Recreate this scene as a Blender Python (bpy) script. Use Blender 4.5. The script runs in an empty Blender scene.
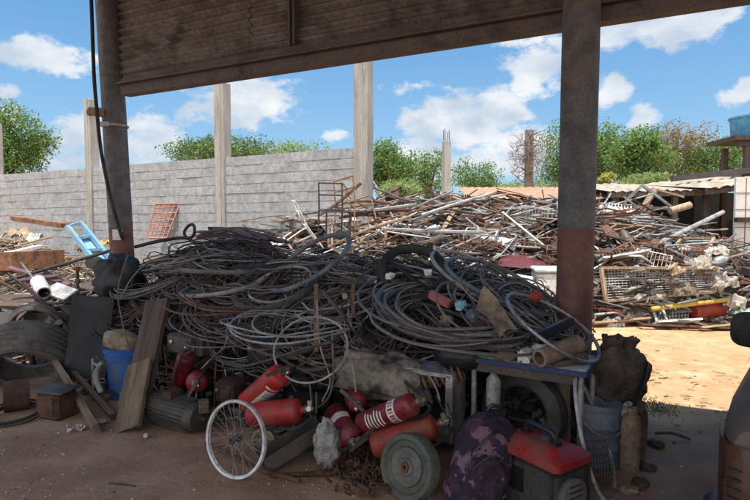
import bpy, math, random
from math import sin, cos, pi, radians, sqrt, atan2
from mathutils import Vector, Matrix, noise as mnoise
random.seed(7)
R = random.Random(11)
sc = bpy.context.scene
col = sc.collection
V3 = Vector

# ------------------------------------------------------------------ camera model
CAM_H, F = 1.6, 540.0
PITCH = math.atan(25.0 / F)
cf = V3((0, cos(PITCH), -sin(PITCH))); cu = V3((0, sin(PITCH), cos(PITCH))); cr = V3((1, 0, 0))
def ray(px, py):
    return cf + cr * ((px - 375) / F) + cu * ((250 - py) / F)
def at(px, py, d):
    r = ray(px, py); r = r * (d / r.y)
    return V3((r.x, r.y, r.z + CAM_H))
def gnd(px, py, z=0.0):
    r = ray(px, py); t = (z - CAM_H) / r.z
    return V3((r.x * t, r.y * t, z))
# the shed's own axes: u along its open front, v outwards to the yard; origin at the right pole
UX, UY = 0.898, -0.44
OX, OY = 1.60, 4.30
Uv = V3((UX, UY, 0)); Vv = V3((-UY, UX, 0)); Zv = V3((0, 0, 1))
def uv(u, v, z=0.0):
    return V3((OX, OY, 0)) + Uv * u + Vv * v + Zv * z
def to_uv(p):
    d = V3((p.x - OX, p.y - OY, 0)); return d.dot(Uv), d.dot(Vv)
def A(px, py, v):
    r = (px - 375) / F
    u = (r * (OY + UX * v) - OX + UY * v) / (UX - UY * r)
    return at(px, py, OY + UY * u + UX * v)
YAW = atan2(UY, UX)

# ------------------------------------------------------------------ materials
def node(nt, t, **kw):
    n = nt.nodes.new(t)
    for k, v in kw.items(): setattr(n, k, v)
    return n
MATS = {}
def mat(name, c1, c2=None, scale=6.0, lo=.42, hi=.62, rough=.8, metal=0.0, bump=.25, bscale=45., var=.0, fine=.35, dust=None, dlo=.5, dhi=.75, spec=.4, trans=None, island=None, stretch=None):
    m = bpy.data.materials.new(name); m.use_nodes = True
    nt = m.node_tree; nt.nodes.clear(); L = nt.links.new
    out = node(nt, 'ShaderNodeOutputMaterial'); b = node(nt, 'ShaderNodeBsdfPrincipled'); L(b.outputs[0], out.inputs[0])
    tc = node(nt, 'ShaderNodeTexCoord'); oi = node(nt, 'ShaderNodeObjectInfo')
    add = node(nt, 'ShaderNodeVectorMath', operation='MULTIPLY_ADD')
    add.inputs[1].default_value = (1, 1, 1)
    L(tc.outputs['Object'], add.inputs[0])
    cx = node(nt, 'ShaderNodeMath', operation='MULTIPLY'); cx.inputs[1].default_value = 37.0
    L(oi.outputs['Random'], cx.inputs[0]); L(cx.outputs[0], add.inputs[2])
    if stretch:
        ms = node(nt, 'ShaderNodeVectorMath', operation='MULTIPLY'); ms.inputs[1].default_value = stretch; L(add.outputs[0], ms.inputs[0]); add = ms
    def noi(s, det=5, rg=.6):
        n = node(nt, 'ShaderNodeTexNoise'); n.inputs['Scale'].default_value = s; n.inputs['Detail'].default_value = det
        n.inputs['Roughness'].default_value = rg; L(add.outputs[0], n.inputs['Vector']); return n
    def mixc(fac, a, bb, mode='MIX'):
        x = node(nt, 'ShaderNodeMix', data_type='RGBA', blend_type=mode)
        for s, val in ((0, fac), (6, a), (7, bb)):
            if hasattr(val, 'is_output'): L(val, x.inputs[s])
            elif s == 0: x.inputs[0].default_value = val
            else: x.inputs[s].default_value = (*val, 1)
        return x.outputs[2]
    def ramp(src, lo_, hi_):
        r = node(nt, 'ShaderNodeMapRange'); r.inputs[1].default_value = lo_; r.inputs[2].default_value = hi_
        L(src, r.inputs[0]); return r.outputs[0]
    if island:
        g = node(nt, 'ShaderNodeNewGeometry'); cr_ = node(nt, 'ShaderNodeValToRGB'); cr_.color_ramp.interpolation = 'CONSTANT'
        L(g.outputs['Random Per Island'], cr_.inputs[0]); e = cr_.color_ramp.elements
        n = len(island)
        while len(e) < min(n, 32): e.new(.5)
        for i in range(len(e)):
            e[i].position = i / n; e[i].color = (*island[i], 1)
        colr = cr_.outputs[0]
        if c2: colr = mixc(ramp(noi(scale).outputs[0], lo, hi), colr, c2)
    elif c2: colr = mixc(ramp(noi(scale).outputs[0], lo, hi), c1, c2)
    else:
        rgb = node(nt, 'ShaderNodeRGB'); rgb.outputs[0].default_value = (*c1, 1); colr = rgb.outputs[0]
    fn = noi(scale * 7, 4, .7)
    fr = node(nt, 'ShaderNodeMapRange'); fr.inputs[1].default_value = .3; fr.inputs[2].default_value = .7
    fr.inputs[3].default_value = 1 - fine; fr.inputs[4].default_value = 1 + fine; L(fn.outputs[0], fr.inputs[0])
    cm = node(nt, 'ShaderNodeCombineColor')
    for i in range(3): L(fr.outputs[0], cm.inputs[i])
    colr = mixc(1.0, colr, cm.outputs[0], 'MULTIPLY')
    if var:
        vr = node(nt, 'ShaderNodeMapRange'); vr.inputs[3].default_value = 1 - var; vr.inputs[4].default_value = 1 + var
        L(oi.outputs['Random'], vr.inputs[0]); c3 = node(nt, 'ShaderNodeCombineColor')
        for i in range(3): L(vr.outputs[0], c3.inputs[i])
        colr = mixc(1.0, colr, c3.outputs[0], 'MULTIPLY')
    if dust: colr = mixc(ramp(noi(scale * .45 + 2, 6).outputs[0], dlo, dhi), colr, dust)
    L(colr, b.inputs['Base Color'])
    b.inputs['Metallic'].default_value = metal
    b.inputs['Specular IOR Level'].default_value = spec
    rr = node(nt, 'ShaderNodeMapRange'); rr.inputs[3].default_value = max(.05, rough - .15); rr.inputs[4].default_value = min(1, rough + .15)
    L(fn.outputs[0], rr.inputs[0]); L(rr.outputs[0], b.inputs['Roughness'])
    if bump:
        bn = node(nt, 'ShaderNodeBump'); bn.inputs['Strength'].default_value = bump; bn.inputs['Distance'].default_value = .02
        L(noi(bscale, 4).outputs[0], bn.inputs['Height']); L(bn.outputs[0], b.inputs['Normal'])
    if trans:
        t = node(nt, 'ShaderNodeBsdfTranslucent'); L(colr, t.inputs[0]); mx = node(nt, 'ShaderNodeMixShader'); mx.inputs[0].default_value = trans
        L(b.outputs[0], mx.inputs[1]); L(t.outputs[0], mx.inputs[2]); L(mx.outputs[0], out.inputs[0])
    MATS[name] = m
    return m
DUST = (.16, .11, .075)
m_rust = mat('rust', (.11, .05, .028), (.045, .026, .02), 9, var=.35, bump=.5)
m_rust_light = mat('rust light', (.27, .13, .065), (.12, .06, .04), 9, var=.3, bump=.4)
m_black = mat('black rubber', (0.014, 0.013, 0.013), (0.034, 0.030, 0.027), 8, rough=.75, var=.3, dust=(0.048, 0.040, 0.034))
m_rubber_grey = mat('dusty rubber', (0.038, 0.034, 0.032), (0.075, 0.064, 0.055), 6, rough=.85, var=.3, dust=(0.083, 0.068, 0.054))
m_cable_grey = mat('grey cable', (0.128, 0.110, 0.100), (0.073, 0.061, 0.056), 5, rough=.6, var=.35, dust=DUST)
m_cable_pale = mat('pale cable', (0.362, 0.336, 0.310), (0.190, 0.171, 0.155), 5, rough=.6, var=.25, dust=DUST, dlo=.55)
m_cable_brown = mat('brown cable', (0.156, 0.082, 0.061), (0.078, 0.049, 0.039), 5, rough=.65, var=.3)
m_cable_plum = mat('plum cable', (.13, .065, .075), (.065, .04, .045), 5, rough=.6, var=.3)
m_cable_blue = mat('blue grey hose', (.14, .155, .17), (.08, .085, .09), 6, rough=.6, dust=DUST, dlo=.6)
m_alu = mat('dull aluminium', (.33, .32, .305), (.17, .155, .14), 8, rough=.45, metal=.6, var=.2, dust=DUST, dlo=.6)
m_zinc = mat('zinc steel', (.36, .36, .355), (.2, .19, .18), 6, rough=.5, metal=.35, var=.25, dust=DUST, dlo=.55)
m_white = mat('white paint', (.68, .66, .62), (.45, .42, .37), 4, rough=.6, var=.15, dust=(.3, .22, .15), dlo=.58)
m_plastic_white = mat('white plastic', (.55, .55, .54), (.4, .39, .37), 3, rough=.5, dust=(.2, .16, .12), dlo=.5)
m_wood = mat('weathered timber', (.19, .135, .09), (.10, .07, .05), 5, rough=.9, var=.35, bump=.5, bscale=60, stretch=(4, 4, .3))
m_wood_dark = mat('dark timber', (.115, .075, .052), (.06, .042, .033), 5, rough=.9, var=.25, bump=.5, bscale=60, dust=(.10, .075, .06), stretch=(4, 4, .3))
m_wood_pale = mat('pale timber', (.40, .29, .19), (.24, .17, .11), 5, rough=.9, var=.3, bump=.4, stretch=(4, 4, .3))
m_red = mat('red enamel', (.36, .018, .016), (.24, .014, .014), 7, rough=.5, var=.12, dust=(.15, .075, .055), dlo=.47, dhi=.72, fine=.35, bump=.12)
m_red_dark = mat('dark red enamel', (.20, .012, .022), (.11, .012, .016), 6, rough=.42, var=.15, dust=(.13, .07, .06), dlo=.5, dhi=.75)
m_red_orange = mat('faded red enamel', (.33, .035, .018), (.2, .03, .018), 6, rough=.55, dust=(.15, .07, .045), dlo=.5)
m_brass = mat('dirty brass', (.25, .2, .12), (.12, .1, .08), 20, rough=.5, metal=.6)
m_chrome = mat('dull chrome', (.5, .5, .5), (.3, .29, .28), 12, rough=.3, metal=.9)
m_label = mat('paper label', (.62, .58, .52), (.4, .35, .3), 14, lo=.5, hi=.7, rough=.7)
m_label_y = mat('yellow label', (.65, .42, .05), (.5, .3, .06), 14, rough=.6)
m_ink = mat('label ink', (.05, .04, .09), None, rough=.7, bump=0)
m_ink_red = mat('label red ink', (.4, .03, .03), None, rough=.7, bump=0)
m_blue_bucket = mat('blue plastic', (.015, .10, .33), (.012, .07, .24), 4, rough=.5, dust=(.09, .09, .1), dlo=.5, fine=.2)
m_blue_pale = mat('pale blue paint', (.16, .38, .55), (.25, .40, .5), 6, rough=.5, dust=(.3, .24, .18), dlo=.55)
m_blue_edge = mat('blue laminate edge', (.025, .04, .11), (.045, .05, .09), 8, rough=.45)
m_greyblue = mat('grey blue plastic', (.15, .19, .24), (.10, .13, .16), 5, rough=.6, dust=DUST, dlo=.5)
m_black_sheet = mat('black sheet', (.014, .014, .016), (.022, .022, .024), 3, rough=.8, dust=(.035, .032, .032), dlo=.5)
m_tarp = mat('black tarpaulin', (.012, .012, .014), (.03, .03, .032), 7, rough=.6, bump=.35, bscale=22)
m_canvas = mat('tan canvas', (.27, .20, .135), (.16, .12, .085), 6, rough=.95, bump=.4, bscale=80, dust=(.07, .055, .045), dlo=.5, dhi=.7)
m_canvas_dark = mat('brown sacking', (.15, .105, .08), (.065, .047, .038), 7, rough=.95, bump=.6, bscale=30)
m_mudguard = mat('dusty mudguard', (.13, .115, .105), (.08, .07, .062), 5, rough=.9, dust=(.19, .15, .125), dlo=.48, bump=.35)
m_steel_dark = mat('dark steel', (.06, .057, .056), (.10, .075, .06), 7, rough=.6, metal=.3, var=.3, dust=(.12, .09, .07))
m_concrete = mat('column concrete', (.44, .41, .355), (.34, .315, .27), 3, rough=.95, bump=.4, bscale=25, fine=.2, dust=(.24, .21, .18), dlo=.54, stretch=(2.5, 2.5, .35))
m_mortar = mat('mortar', (.39, .378, .36), (.31, .30, .285), 4, rough=1, bump=.6, bscale=30)
m_block = mat('concrete block', (.3, .3, .3), (.36, .355, .345), 1.3, lo=.4, hi=.7, rough=.97, bump=.6, bscale=40, fine=.28, dust=(.28, .275, .265), dlo=.52, dhi=.75,
              island=[(.40, .395, .385), (.38, .375, .365), (.425, .42, .41), (.39, .385, .375), (.36, .357, .35), (.41, .405, .39)])
m_stone_green = mat('green painted iron', (0.083, 0.095, 0.073), (0.058, 0.063, 0.050), 9, rough=.8, dust=(0.115, 0.091, 0.066), dlo=.5)
m_gloss_black = mat('black plastic', (.015, .015, .016), None, rough=.4, bump=.1)
m_fabric_purple = mat('patterned fabric', (.05, .022, .045), (.022, .012, .024), 14, lo=.45, hi=.5, rough=.95, bump=.3, bscale=120, dust=(.15, .085, .12), dlo=.56, dhi=.585, fine=.3)
m_paper = mat('white crumpled paper', (.46, .43, .39), (.3, .26, .22), 30, rough=.9)
m_cloth = mat('dirty pale cloth', (.44, .40, .34), (.28, .24, .2), 5, rough=.95, dust=(.22, .17, .12), dlo=.5)
m_tile = mat('pale wall render', (.74, .71, .64), (.64, .61, .54), 2, rough=.8, fine=.12)
m_bark = mat('bark', (.15, .11, .08), (.08, .06, .045), 6, rough=1, bump=.6)
m_twig = mat('grey twigs', (.20, .165, .14), (.13, .105, .09), 6, rough=1)
m_green_bag = mat('green plastic bag', (.2, .42, .25), (.5, .55, .5), 9, rough=.5)
m_yellow = mat('yellow paint', (.58, .38, .05), (.45, .28, .06), 7, rough=.6)
m_shed_steel = mat('rusty shed steel', (.085, .073, .066), (.11, .078, .062), 5, rough=.8, bump=.3, dust=(.03, .026, .025), dlo=.5)
m_clad = mat('old corrugated sheet', (0.168, 0.146, 0.129), (0.105, 0.089, 0.076), 3.2, lo=.38, hi=.65, rough=.85, bump=.35, bscale=35, fine=.4, dust=(0.055, 0.044, 0.038), dlo=.5, dhi=.68)
m_orange_roof = mat('clay tile roof', (.36, .22, .14), (.29, .175, .115), 3, rough=.95)
m_pale_roof = mat('fibre cement roof', (.40, .33, .26), (.26, .21, .165), 2.5, rough=.95)
m_car = mat('dusty dark car paint', (.055, .043, .036), (.075, .055, .042), 3, rough=.55, spec=.4, dust=(.14, .10, .075), dlo=.46, bump=.08)
m_lamp = mat('tail lamp plastic', (.085, .035, .02), (.05, .02, .014), 4, rough=.35, bump=.05, dust=(.10, .065, .05), dlo=.5)
m_glass = mat('dark glass', (.012, .012, .016), None, rough=.12, bump=0, spec=.6)
m_leaf = {}
def leafmat(name, cols): m_leaf[name] = mat('leaf ' + name, cols[0], None, island=cols, rough=.6, bump=0, fine=.15, trans=.35, spec=.25)
leafmat('green', [(0.139, 0.236, 0.061), (0.105, 0.188, 0.048), (0.197, 0.300, 0.084), (0.080, 0.151, 0.044), (0.256, 0.357, 0.109), (0.139, 0.244, 0.074)])
leafmat('deep', [(0.118, 0.188, 0.069), (0.087, 0.151, 0.048), (0.163, 0.244, 0.084), (0.070, 0.123, 0.044), (0.208, 0.291, 0.098)])
leafmat('pale', [(0.277, 0.375, 0.123), (0.208, 0.300, 0.098), (0.371, 0.432, 0.170), (0.163, 0.244, 0.084)])
leafmat('yellow', [(0.463, 0.451, 0.123), (0.325, 0.375, 0.098), (0.557, 0.488, 0.170)])
leafmat('orange', [(.36, .21, .10), (.30, .19, .09), (.40, .25, .12), (.24, .17, .08), (.2, .2, .09), (.17, .2, .08)])
leafmat('dry', [(0.421, 0.324, 0.244), (0.324, 0.259, 0.194), (0.486, 0.389, 0.276)])
PAL_SCRAP = [(0.067, 0.057, 0.048), (0.133, 0.085, 0.057), (0.209, 0.141, 0.095), (0.267, 0.227, 0.190), (0.343, 0.312, 0.276), (0.152, 0.147, 0.143), (0.258, 0.251, 0.247), (0.048, 0.044, 0.043), (0.476, 0.445, 0.399), (0.162, 0.104, 0.077), (0.324, 0.312, 0.299), (0.095, 0.081, 0.071), (0.220, 0.255, 0.295), (0.315, 0.236, 0.161), (0.085, 0.075, 0.066), (0.220, 0.189, 0.161), (0.381, 0.350, 0.314), (0.286, 0.075, 0.057), (0.162, 0.132, 0.109), (0.286, 0.275, 0.262)]
m_scrap = mat('mixed scrap', (.1, .1, .1), None, 6, island=PAL_SCRAP, rough=.7, bump=.3, fine=.4)
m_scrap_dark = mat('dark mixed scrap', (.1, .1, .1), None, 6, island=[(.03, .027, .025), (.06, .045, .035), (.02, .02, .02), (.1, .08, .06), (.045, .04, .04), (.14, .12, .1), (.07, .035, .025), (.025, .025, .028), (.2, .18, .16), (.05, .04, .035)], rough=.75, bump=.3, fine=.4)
m_wires = mat('mixed wires', (.1, .1, .1), None, 6, island=[(.02, .019, .018), (.05, .046, .042), (.09, .084, .08), (.03, .027, .026), (.26, .25, .24), (.07, .045, .038), (.025, .024, .024), (.08, .065, .055), (.04, .037, .035), (.13, .055, .045), (.035, .032, .03), (.12, .105, .09), (.02, .02, .02), (.06, .05, .045)], rough=.6, bump=.1, fine=.3)
m_coil = mat('mixed grey cable', (0.127, 0.118, 0.113), None, 5, island=[(0.064, 0.053, 0.048), (0.127, 0.109, 0.099), (0.203, 0.177, 0.160), (0.044, 0.038, 0.034), (0.101, 0.085, 0.074), (0.266, 0.237, 0.214), (0.076, 0.065, 0.062), (0.152, 0.124, 0.108)], rough=.6, bump=.15, fine=.35, dust=(0.164, 0.118, 0.085), dlo=.56)
m_wire_bright = mat('bright wire', (.36, .34, .325), (.2, .18, .17), 8, rough=.5, bump=0, dust=DUST, dlo=.6)
m_clay = mat('rusty tan pipe', (.27, .19, .13), (.17, .115, .08), 8, rough=.85, bump=.4, dust=(.1, .07, .05), dlo=.52)
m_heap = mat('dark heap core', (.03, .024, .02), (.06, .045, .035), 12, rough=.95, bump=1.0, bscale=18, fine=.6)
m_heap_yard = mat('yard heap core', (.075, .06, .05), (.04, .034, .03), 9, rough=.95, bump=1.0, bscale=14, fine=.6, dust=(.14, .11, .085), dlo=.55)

# ------------------------------------------------------------------ mesh builder
class MB:
    def __init__(s): s.v = []; s.f = []; s.m = []; s.cur = 0
    def add(s, vs, fs, M=None):
        n = len(s.v)
        s.v += [tuple(M @ V3(p)) if M is not None else tuple(p) for p in vs]
        s.f += [tuple(i + n for i in f) for f in fs]; s.m += [s.cur] * len(fs); return s
    def box(s, c, d, M=None, taper=1.0):
        x, y, z = d[0] / 2, d[1] / 2, d[2] / 2; c = V3(c); t = taper
        vs = [c + V3(p) for p in ((-x, -y, -z), (x, -y, -z), (x, y, -z), (-x, y, -z), (-x * t, -y * t, z), (x * t, -y * t, z), (x * t, y * t, z), (-x * t, y * t, z))]
        return s.add(vs, [(3, 2, 1, 0), (4, 5, 6, 7), (0, 1, 5, 4), (1, 2, 6, 5), (2, 3, 7, 6), (3, 0, 4, 7)], M)
    def bbox(s, c, d, b=.01, M=None):          # box with chamfered edges along every side
        x, y, z = d[0] / 2, d[1] / 2, d[2] / 2; c = V3(c)
        rings = []
        for zz, k in ((-z, b), (-z + b, 0), (z - b, 0), (z, b)):
            X, Y = x - k, y - k; q = b
            rings.append([V3((X - q, -Y, zz)), V3((X, -Y + q, zz)), V3((X, Y - q, zz)), V3((X - q, Y, zz)), V3((-X + q, Y, zz)), V3((-X, Y - q, zz)), V3((-X, -Y + q, zz)), V3((-X + q, -Y, zz))])
        vs = [c + p for r in rings for p in r]; fs = []
        for k in range(3):
            for i in range(8):
                j = (i + 1) % 8; fs.append((k * 8 + i, k * 8 + j, k * 8 + 8 + j, k * 8 + 8 + i))
        fs.append(tuple(range(7, -1, -1))); fs.append(tuple(range(24, 32)))
        return s.add(vs, fs, M)
    def bar(s, p0, p1, w, h, up=(0, 0, 1)):
        p0, p1 = V3(p0), V3(p1); return s.box((0, 0, (p1 - p0).length / 2), (w, h, (p1 - p0).length), aim(p0, p1 - p0, up))
    def tube(s, pts, r, n=6, closed=False, cap=True):
        pts = [V3(p) for p in pts]; k = len(pts); rs = r if isinstance(r, (list, tuple)) else [r] * k
        vs = []; fs = []; up = None
        for i in range(k):
            if closed: t = pts[(i + 1) % k] - pts[i - 1]
            else: t = pts[min(i + 1, k - 1)] - pts[max(i - 1, 0)]
            if t.length < 1e-9: t = V3((0, 0, 1))
            t.normalize()
            if up is None:
                up = V3((0, 0, 1)) if abs(t.z) < .9 else V3((1, 0, 0))
            a = up - t * up.dot(t)
            if a.length < 1e-6: a = t.orthogonal()
            a.normalize(); up = a; b = t.cross(a)
            for j in range(n):
                th = 2 * pi * j / n; vs.append(pts[i] + (a * cos(th) + b * sin(th)) * rs[i])
        for i in range(k if closed else k - 1):
            i2 = (i + 1) % k
            for j in range(n):
                j2 = (j + 1) % n; fs.append((i * n + j, i * n + j2, i2 * n + j2, i2 * n + j))
        if cap and not closed:
            fs.append(tuple(range(n - 1, -1, -1))); fs.append(tuple(range((k - 1) * n, k * n)))
        return s.add(vs, fs)
    def lathe(s, prof, n=20, M=None, cap=True):
        vs = []; fs = []; k = len(prof)
        for r, z in prof:
            for j in range(n):
                th = 2 * pi * j / n; vs.append(V3((r * cos(th), r * sin(th), z)))
        for i in range(k - 1):
            for j in range(n):
                j2 = (j + 1) % n; fs.append((i * n + j, i * n + j2, i * n + n + j2, i * n + n + j))
        if cap:
            fs.append(tuple(range(n - 1, -1, -1))); fs.append(tuple(range((k - 1) * n, k * n)))
        return s.add(vs, fs, M)
    def torus(s, Rr, r, M=None, n=40, k=8, sy=1.0):
        return s.tubeM([V3((Rr * cos(2 * pi * i / n), Rr * sy * sin(2 * pi * i / n), 0)) for i in range(n)], r, k, M)
    def tubeM(s, pts, r, k, M):
        if M is not None: pts = [M @ p for p in pts]
        return s.tube(pts, r, k, closed=True)
    def ell(s, c, d, n=18, k=10, amp=0., fr=3., seed=0., M=None, pw=1.0):
        vs = []; fs = []; c = V3(c); off = V3((seed * 3.1, seed * 7.7, seed))
        for i in range(k + 1):
            ph = pi * i / k - pi / 2
            for j in range(n):
                th = 2 * pi * j / n
                f = lambda q: math.copysign(abs(q) ** pw, q)
                p = V3((f(cos(ph)) * f(cos(th)), f(cos(ph)) * f(sin(th)), f(sin(ph))))
                if amp: p = p * (1 + amp * (mnoise.noise(p * fr + off) + .5 * mnoise.noise(p * fr * 2.3 + off)))
                vs.append(c + V3((p.x * d[0], p.y * d[1], p.z * d[2])))
        for i in range(k):
            for j in range(n):
                j2 = (j + 1) % n; fs.append((i * n + j, i * n + j2, i * n + n + j2, i * n + n + j))
        return s.add(vs, fs, M)
    def strip(s, rows):                         # rows of points -> grid of quads
        n = len(rows[0]); vs = [p for r in rows for p in r]
        return s.add(vs, [(i * n + j, i * n + j + 1, i * n + n + j + 1, i * n + n + j) for i in range(len(rows) - 1) for j in range(n - 1)])

def aim(p, z, up=(0, 0, 1), roll=0):
    z = V3(z).normalized(); up = V3(up)
    x = up.cross(z)
    if x.length < 1e-4: x = V3((1, 0, 0)).cross(z)
    if x.length < 1e-4: x = V3((0, 1, 0)).cross(z)
    x.normalize(); y = z.cross(x)
    M = Matrix((x, y, z)).transposed().to_4x4(); M.translation = V3(p)
    return M @ Matrix.Rotation(roll, 4, 'Z') if roll else M
def TR(p, rz=0, rx=0, ry=0):
    return Matrix.Translation(V3(p)) @ Matrix.Rotation(rz, 4, 'Z') @ Matrix.Rotation(ry, 4, 'Y') @ Matrix.Rotation(rx, 4, 'X')
def meta(o, label=None, cat=None, group=None, kind=None):
    for k, v in (('label', label), ('category', cat), ('group', group), ('kind', kind)):
        if v: o[k] = v
    if cat and not kind: o['kind'] = 'thing'
    return o
def mesh(name, mb, mats, smooth=40):
    me = bpy.data.meshes.new(name); me.from_pydata(mb.v, [], mb.f)
    for m in (mats if isinstance(mats, (list, tuple)) else [mats]): me.materials.append(m)
    if any(mb.m): me.polygons.foreach_set('material_index', mb.m)
    if smooth:
        me.polygons.foreach_set('use_smooth', [True] * len(me.polygons)); me.set_sharp_from_angle(angle=radians(smooth))
    me.update(); return me
def O(name, mb, mats, parent=None, M=None, label=None, cat=None, group=None, kind=None, smooth=40):
    o = bpy.data.objects.new(name, mesh(name, mb, mats, smooth)); col.objects.link(o)
    if parent: o.parent = parent
    if M is not None: o.matrix_local = M
    return meta(o, label, cat, group, kind)
def OB(name, mb, mats, label, cat, group=None, kind=None, smooth=40):
    """a one-mesh thing whose verts were given in world space: move its origin to its base"""
    xs = [v[0] for v in mb.v]; ys = [v[1] for v in mb.v]; zs = [v[2] for v in mb.v]
    c = V3(((min(xs) + max(xs)) / 2, (min(ys) + max(ys)) / 2, min(zs)))
    mb.v = [(v[0] - c.x, v[1] - c.y, v[2] - c.z) for v in mb.v]
    return O(name, mb, mats, None, Matrix.Translation(c), label, cat, group, kind, smooth)
def E(name, M, label, cat, group=None):
    o = bpy.data.objects.new(name, None); o.empty_display_size = .1; col.objects.link(o); o.matrix_world = M
    return meta(o, label, cat, group)
def copy_tree(o, parent=None):
    c = o.copy(); col.objects.link(c); c.parent = parent
    for ch in list(o.children): copy_tree(ch, c)
    return c
def sstep(a, b, x):
    t = max(0., min(1., (x - a) / (b - a))); return t * t * (3 - 2 * t)
def interp(tab, x):
    if x <= tab[0][0]: return tab[0][1]
    for (a, fa), (b, fb) in zip(tab, tab[1:]):
        if x <= b: return fa + (fb - fa) * (x - a) / (b - a)
    return tab[-1][1]
def curve(pts, n=10):                            # Catmull-Rom through pts
    P = [V3(p) for p in pts]; P = [P[0] * 2 - P[1]] + P + [P[-1] * 2 - P[-2]]; out = []
    for i in range(1, len(P) - 2):
        for k in range(n):
            t = k / n; a, b, c, d = P[i - 1], P[i], P[i + 1], P[i + 2]
            out.append(.5 * ((2 * b) + (c - a) * t + (2 * a - 5 * b + 4 * c - d) * t * t + (3 * b - a - 3 * c + d) * t ** 3))
    out.append(P[-2]); return out

# ------------------------------------------------------------------ ground
def ground():
    def axis(lo, hi, step, far):
        a = []; x = lo
        while x <= hi + 1e-6: a.append(x); x += step
        g = step
        while a[-1] < far: g *= 1.5; a.append(a[-1] + g)
        g = step
        while a[0] > -far: g *= 1.5; a.insert(0, a[0] - g)
        return a
    xs = axis(-6, 8, .12, 900); ys = axis(.5, 14, .12, 900); rows = []
    for y in ys:
        row = []
        for x in xs:
            k = 1 if (-7 < x < 9 and 0 < y < 15) else 0
            z = .012 * mnoise.noise(V3((x * 1.3, y * 1.3, 0))) + .006 * mnoise.noise(V3((x * 4, y * 4, 3)))
            row.append((x, y, z * k))
        rows.append(row)
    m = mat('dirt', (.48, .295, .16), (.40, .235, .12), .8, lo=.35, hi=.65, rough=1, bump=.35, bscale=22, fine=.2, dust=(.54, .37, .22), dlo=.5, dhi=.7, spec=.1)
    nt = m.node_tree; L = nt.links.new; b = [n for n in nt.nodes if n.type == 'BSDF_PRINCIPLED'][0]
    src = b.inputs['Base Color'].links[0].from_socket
    # darker earth colour on the shed side, its edge broken up by noise
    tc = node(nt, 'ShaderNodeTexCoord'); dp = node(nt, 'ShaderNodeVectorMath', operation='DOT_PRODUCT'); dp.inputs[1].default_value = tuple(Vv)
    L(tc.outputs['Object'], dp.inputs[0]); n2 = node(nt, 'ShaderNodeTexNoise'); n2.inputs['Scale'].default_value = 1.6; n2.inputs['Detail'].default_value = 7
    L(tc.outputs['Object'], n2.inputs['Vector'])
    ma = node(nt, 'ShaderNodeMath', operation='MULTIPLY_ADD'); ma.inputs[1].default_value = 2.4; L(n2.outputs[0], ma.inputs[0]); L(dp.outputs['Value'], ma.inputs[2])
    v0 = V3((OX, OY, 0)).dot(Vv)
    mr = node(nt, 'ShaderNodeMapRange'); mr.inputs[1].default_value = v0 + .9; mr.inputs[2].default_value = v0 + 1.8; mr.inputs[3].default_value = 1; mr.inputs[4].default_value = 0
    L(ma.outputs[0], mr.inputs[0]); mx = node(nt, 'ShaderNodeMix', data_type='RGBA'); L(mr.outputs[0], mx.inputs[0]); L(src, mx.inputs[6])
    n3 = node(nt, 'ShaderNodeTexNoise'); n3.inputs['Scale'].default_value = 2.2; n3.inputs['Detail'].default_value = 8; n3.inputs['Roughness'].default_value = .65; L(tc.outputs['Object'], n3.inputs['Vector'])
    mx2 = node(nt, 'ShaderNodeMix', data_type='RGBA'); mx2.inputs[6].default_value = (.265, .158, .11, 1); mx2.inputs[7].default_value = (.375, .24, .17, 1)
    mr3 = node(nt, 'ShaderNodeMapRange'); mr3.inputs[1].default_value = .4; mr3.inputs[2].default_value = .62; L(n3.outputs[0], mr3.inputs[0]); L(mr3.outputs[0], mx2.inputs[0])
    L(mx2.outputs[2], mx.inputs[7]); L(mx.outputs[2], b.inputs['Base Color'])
    mb = MB(); mb.strip(rows)
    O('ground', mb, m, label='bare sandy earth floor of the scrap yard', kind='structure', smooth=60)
ground()

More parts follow.
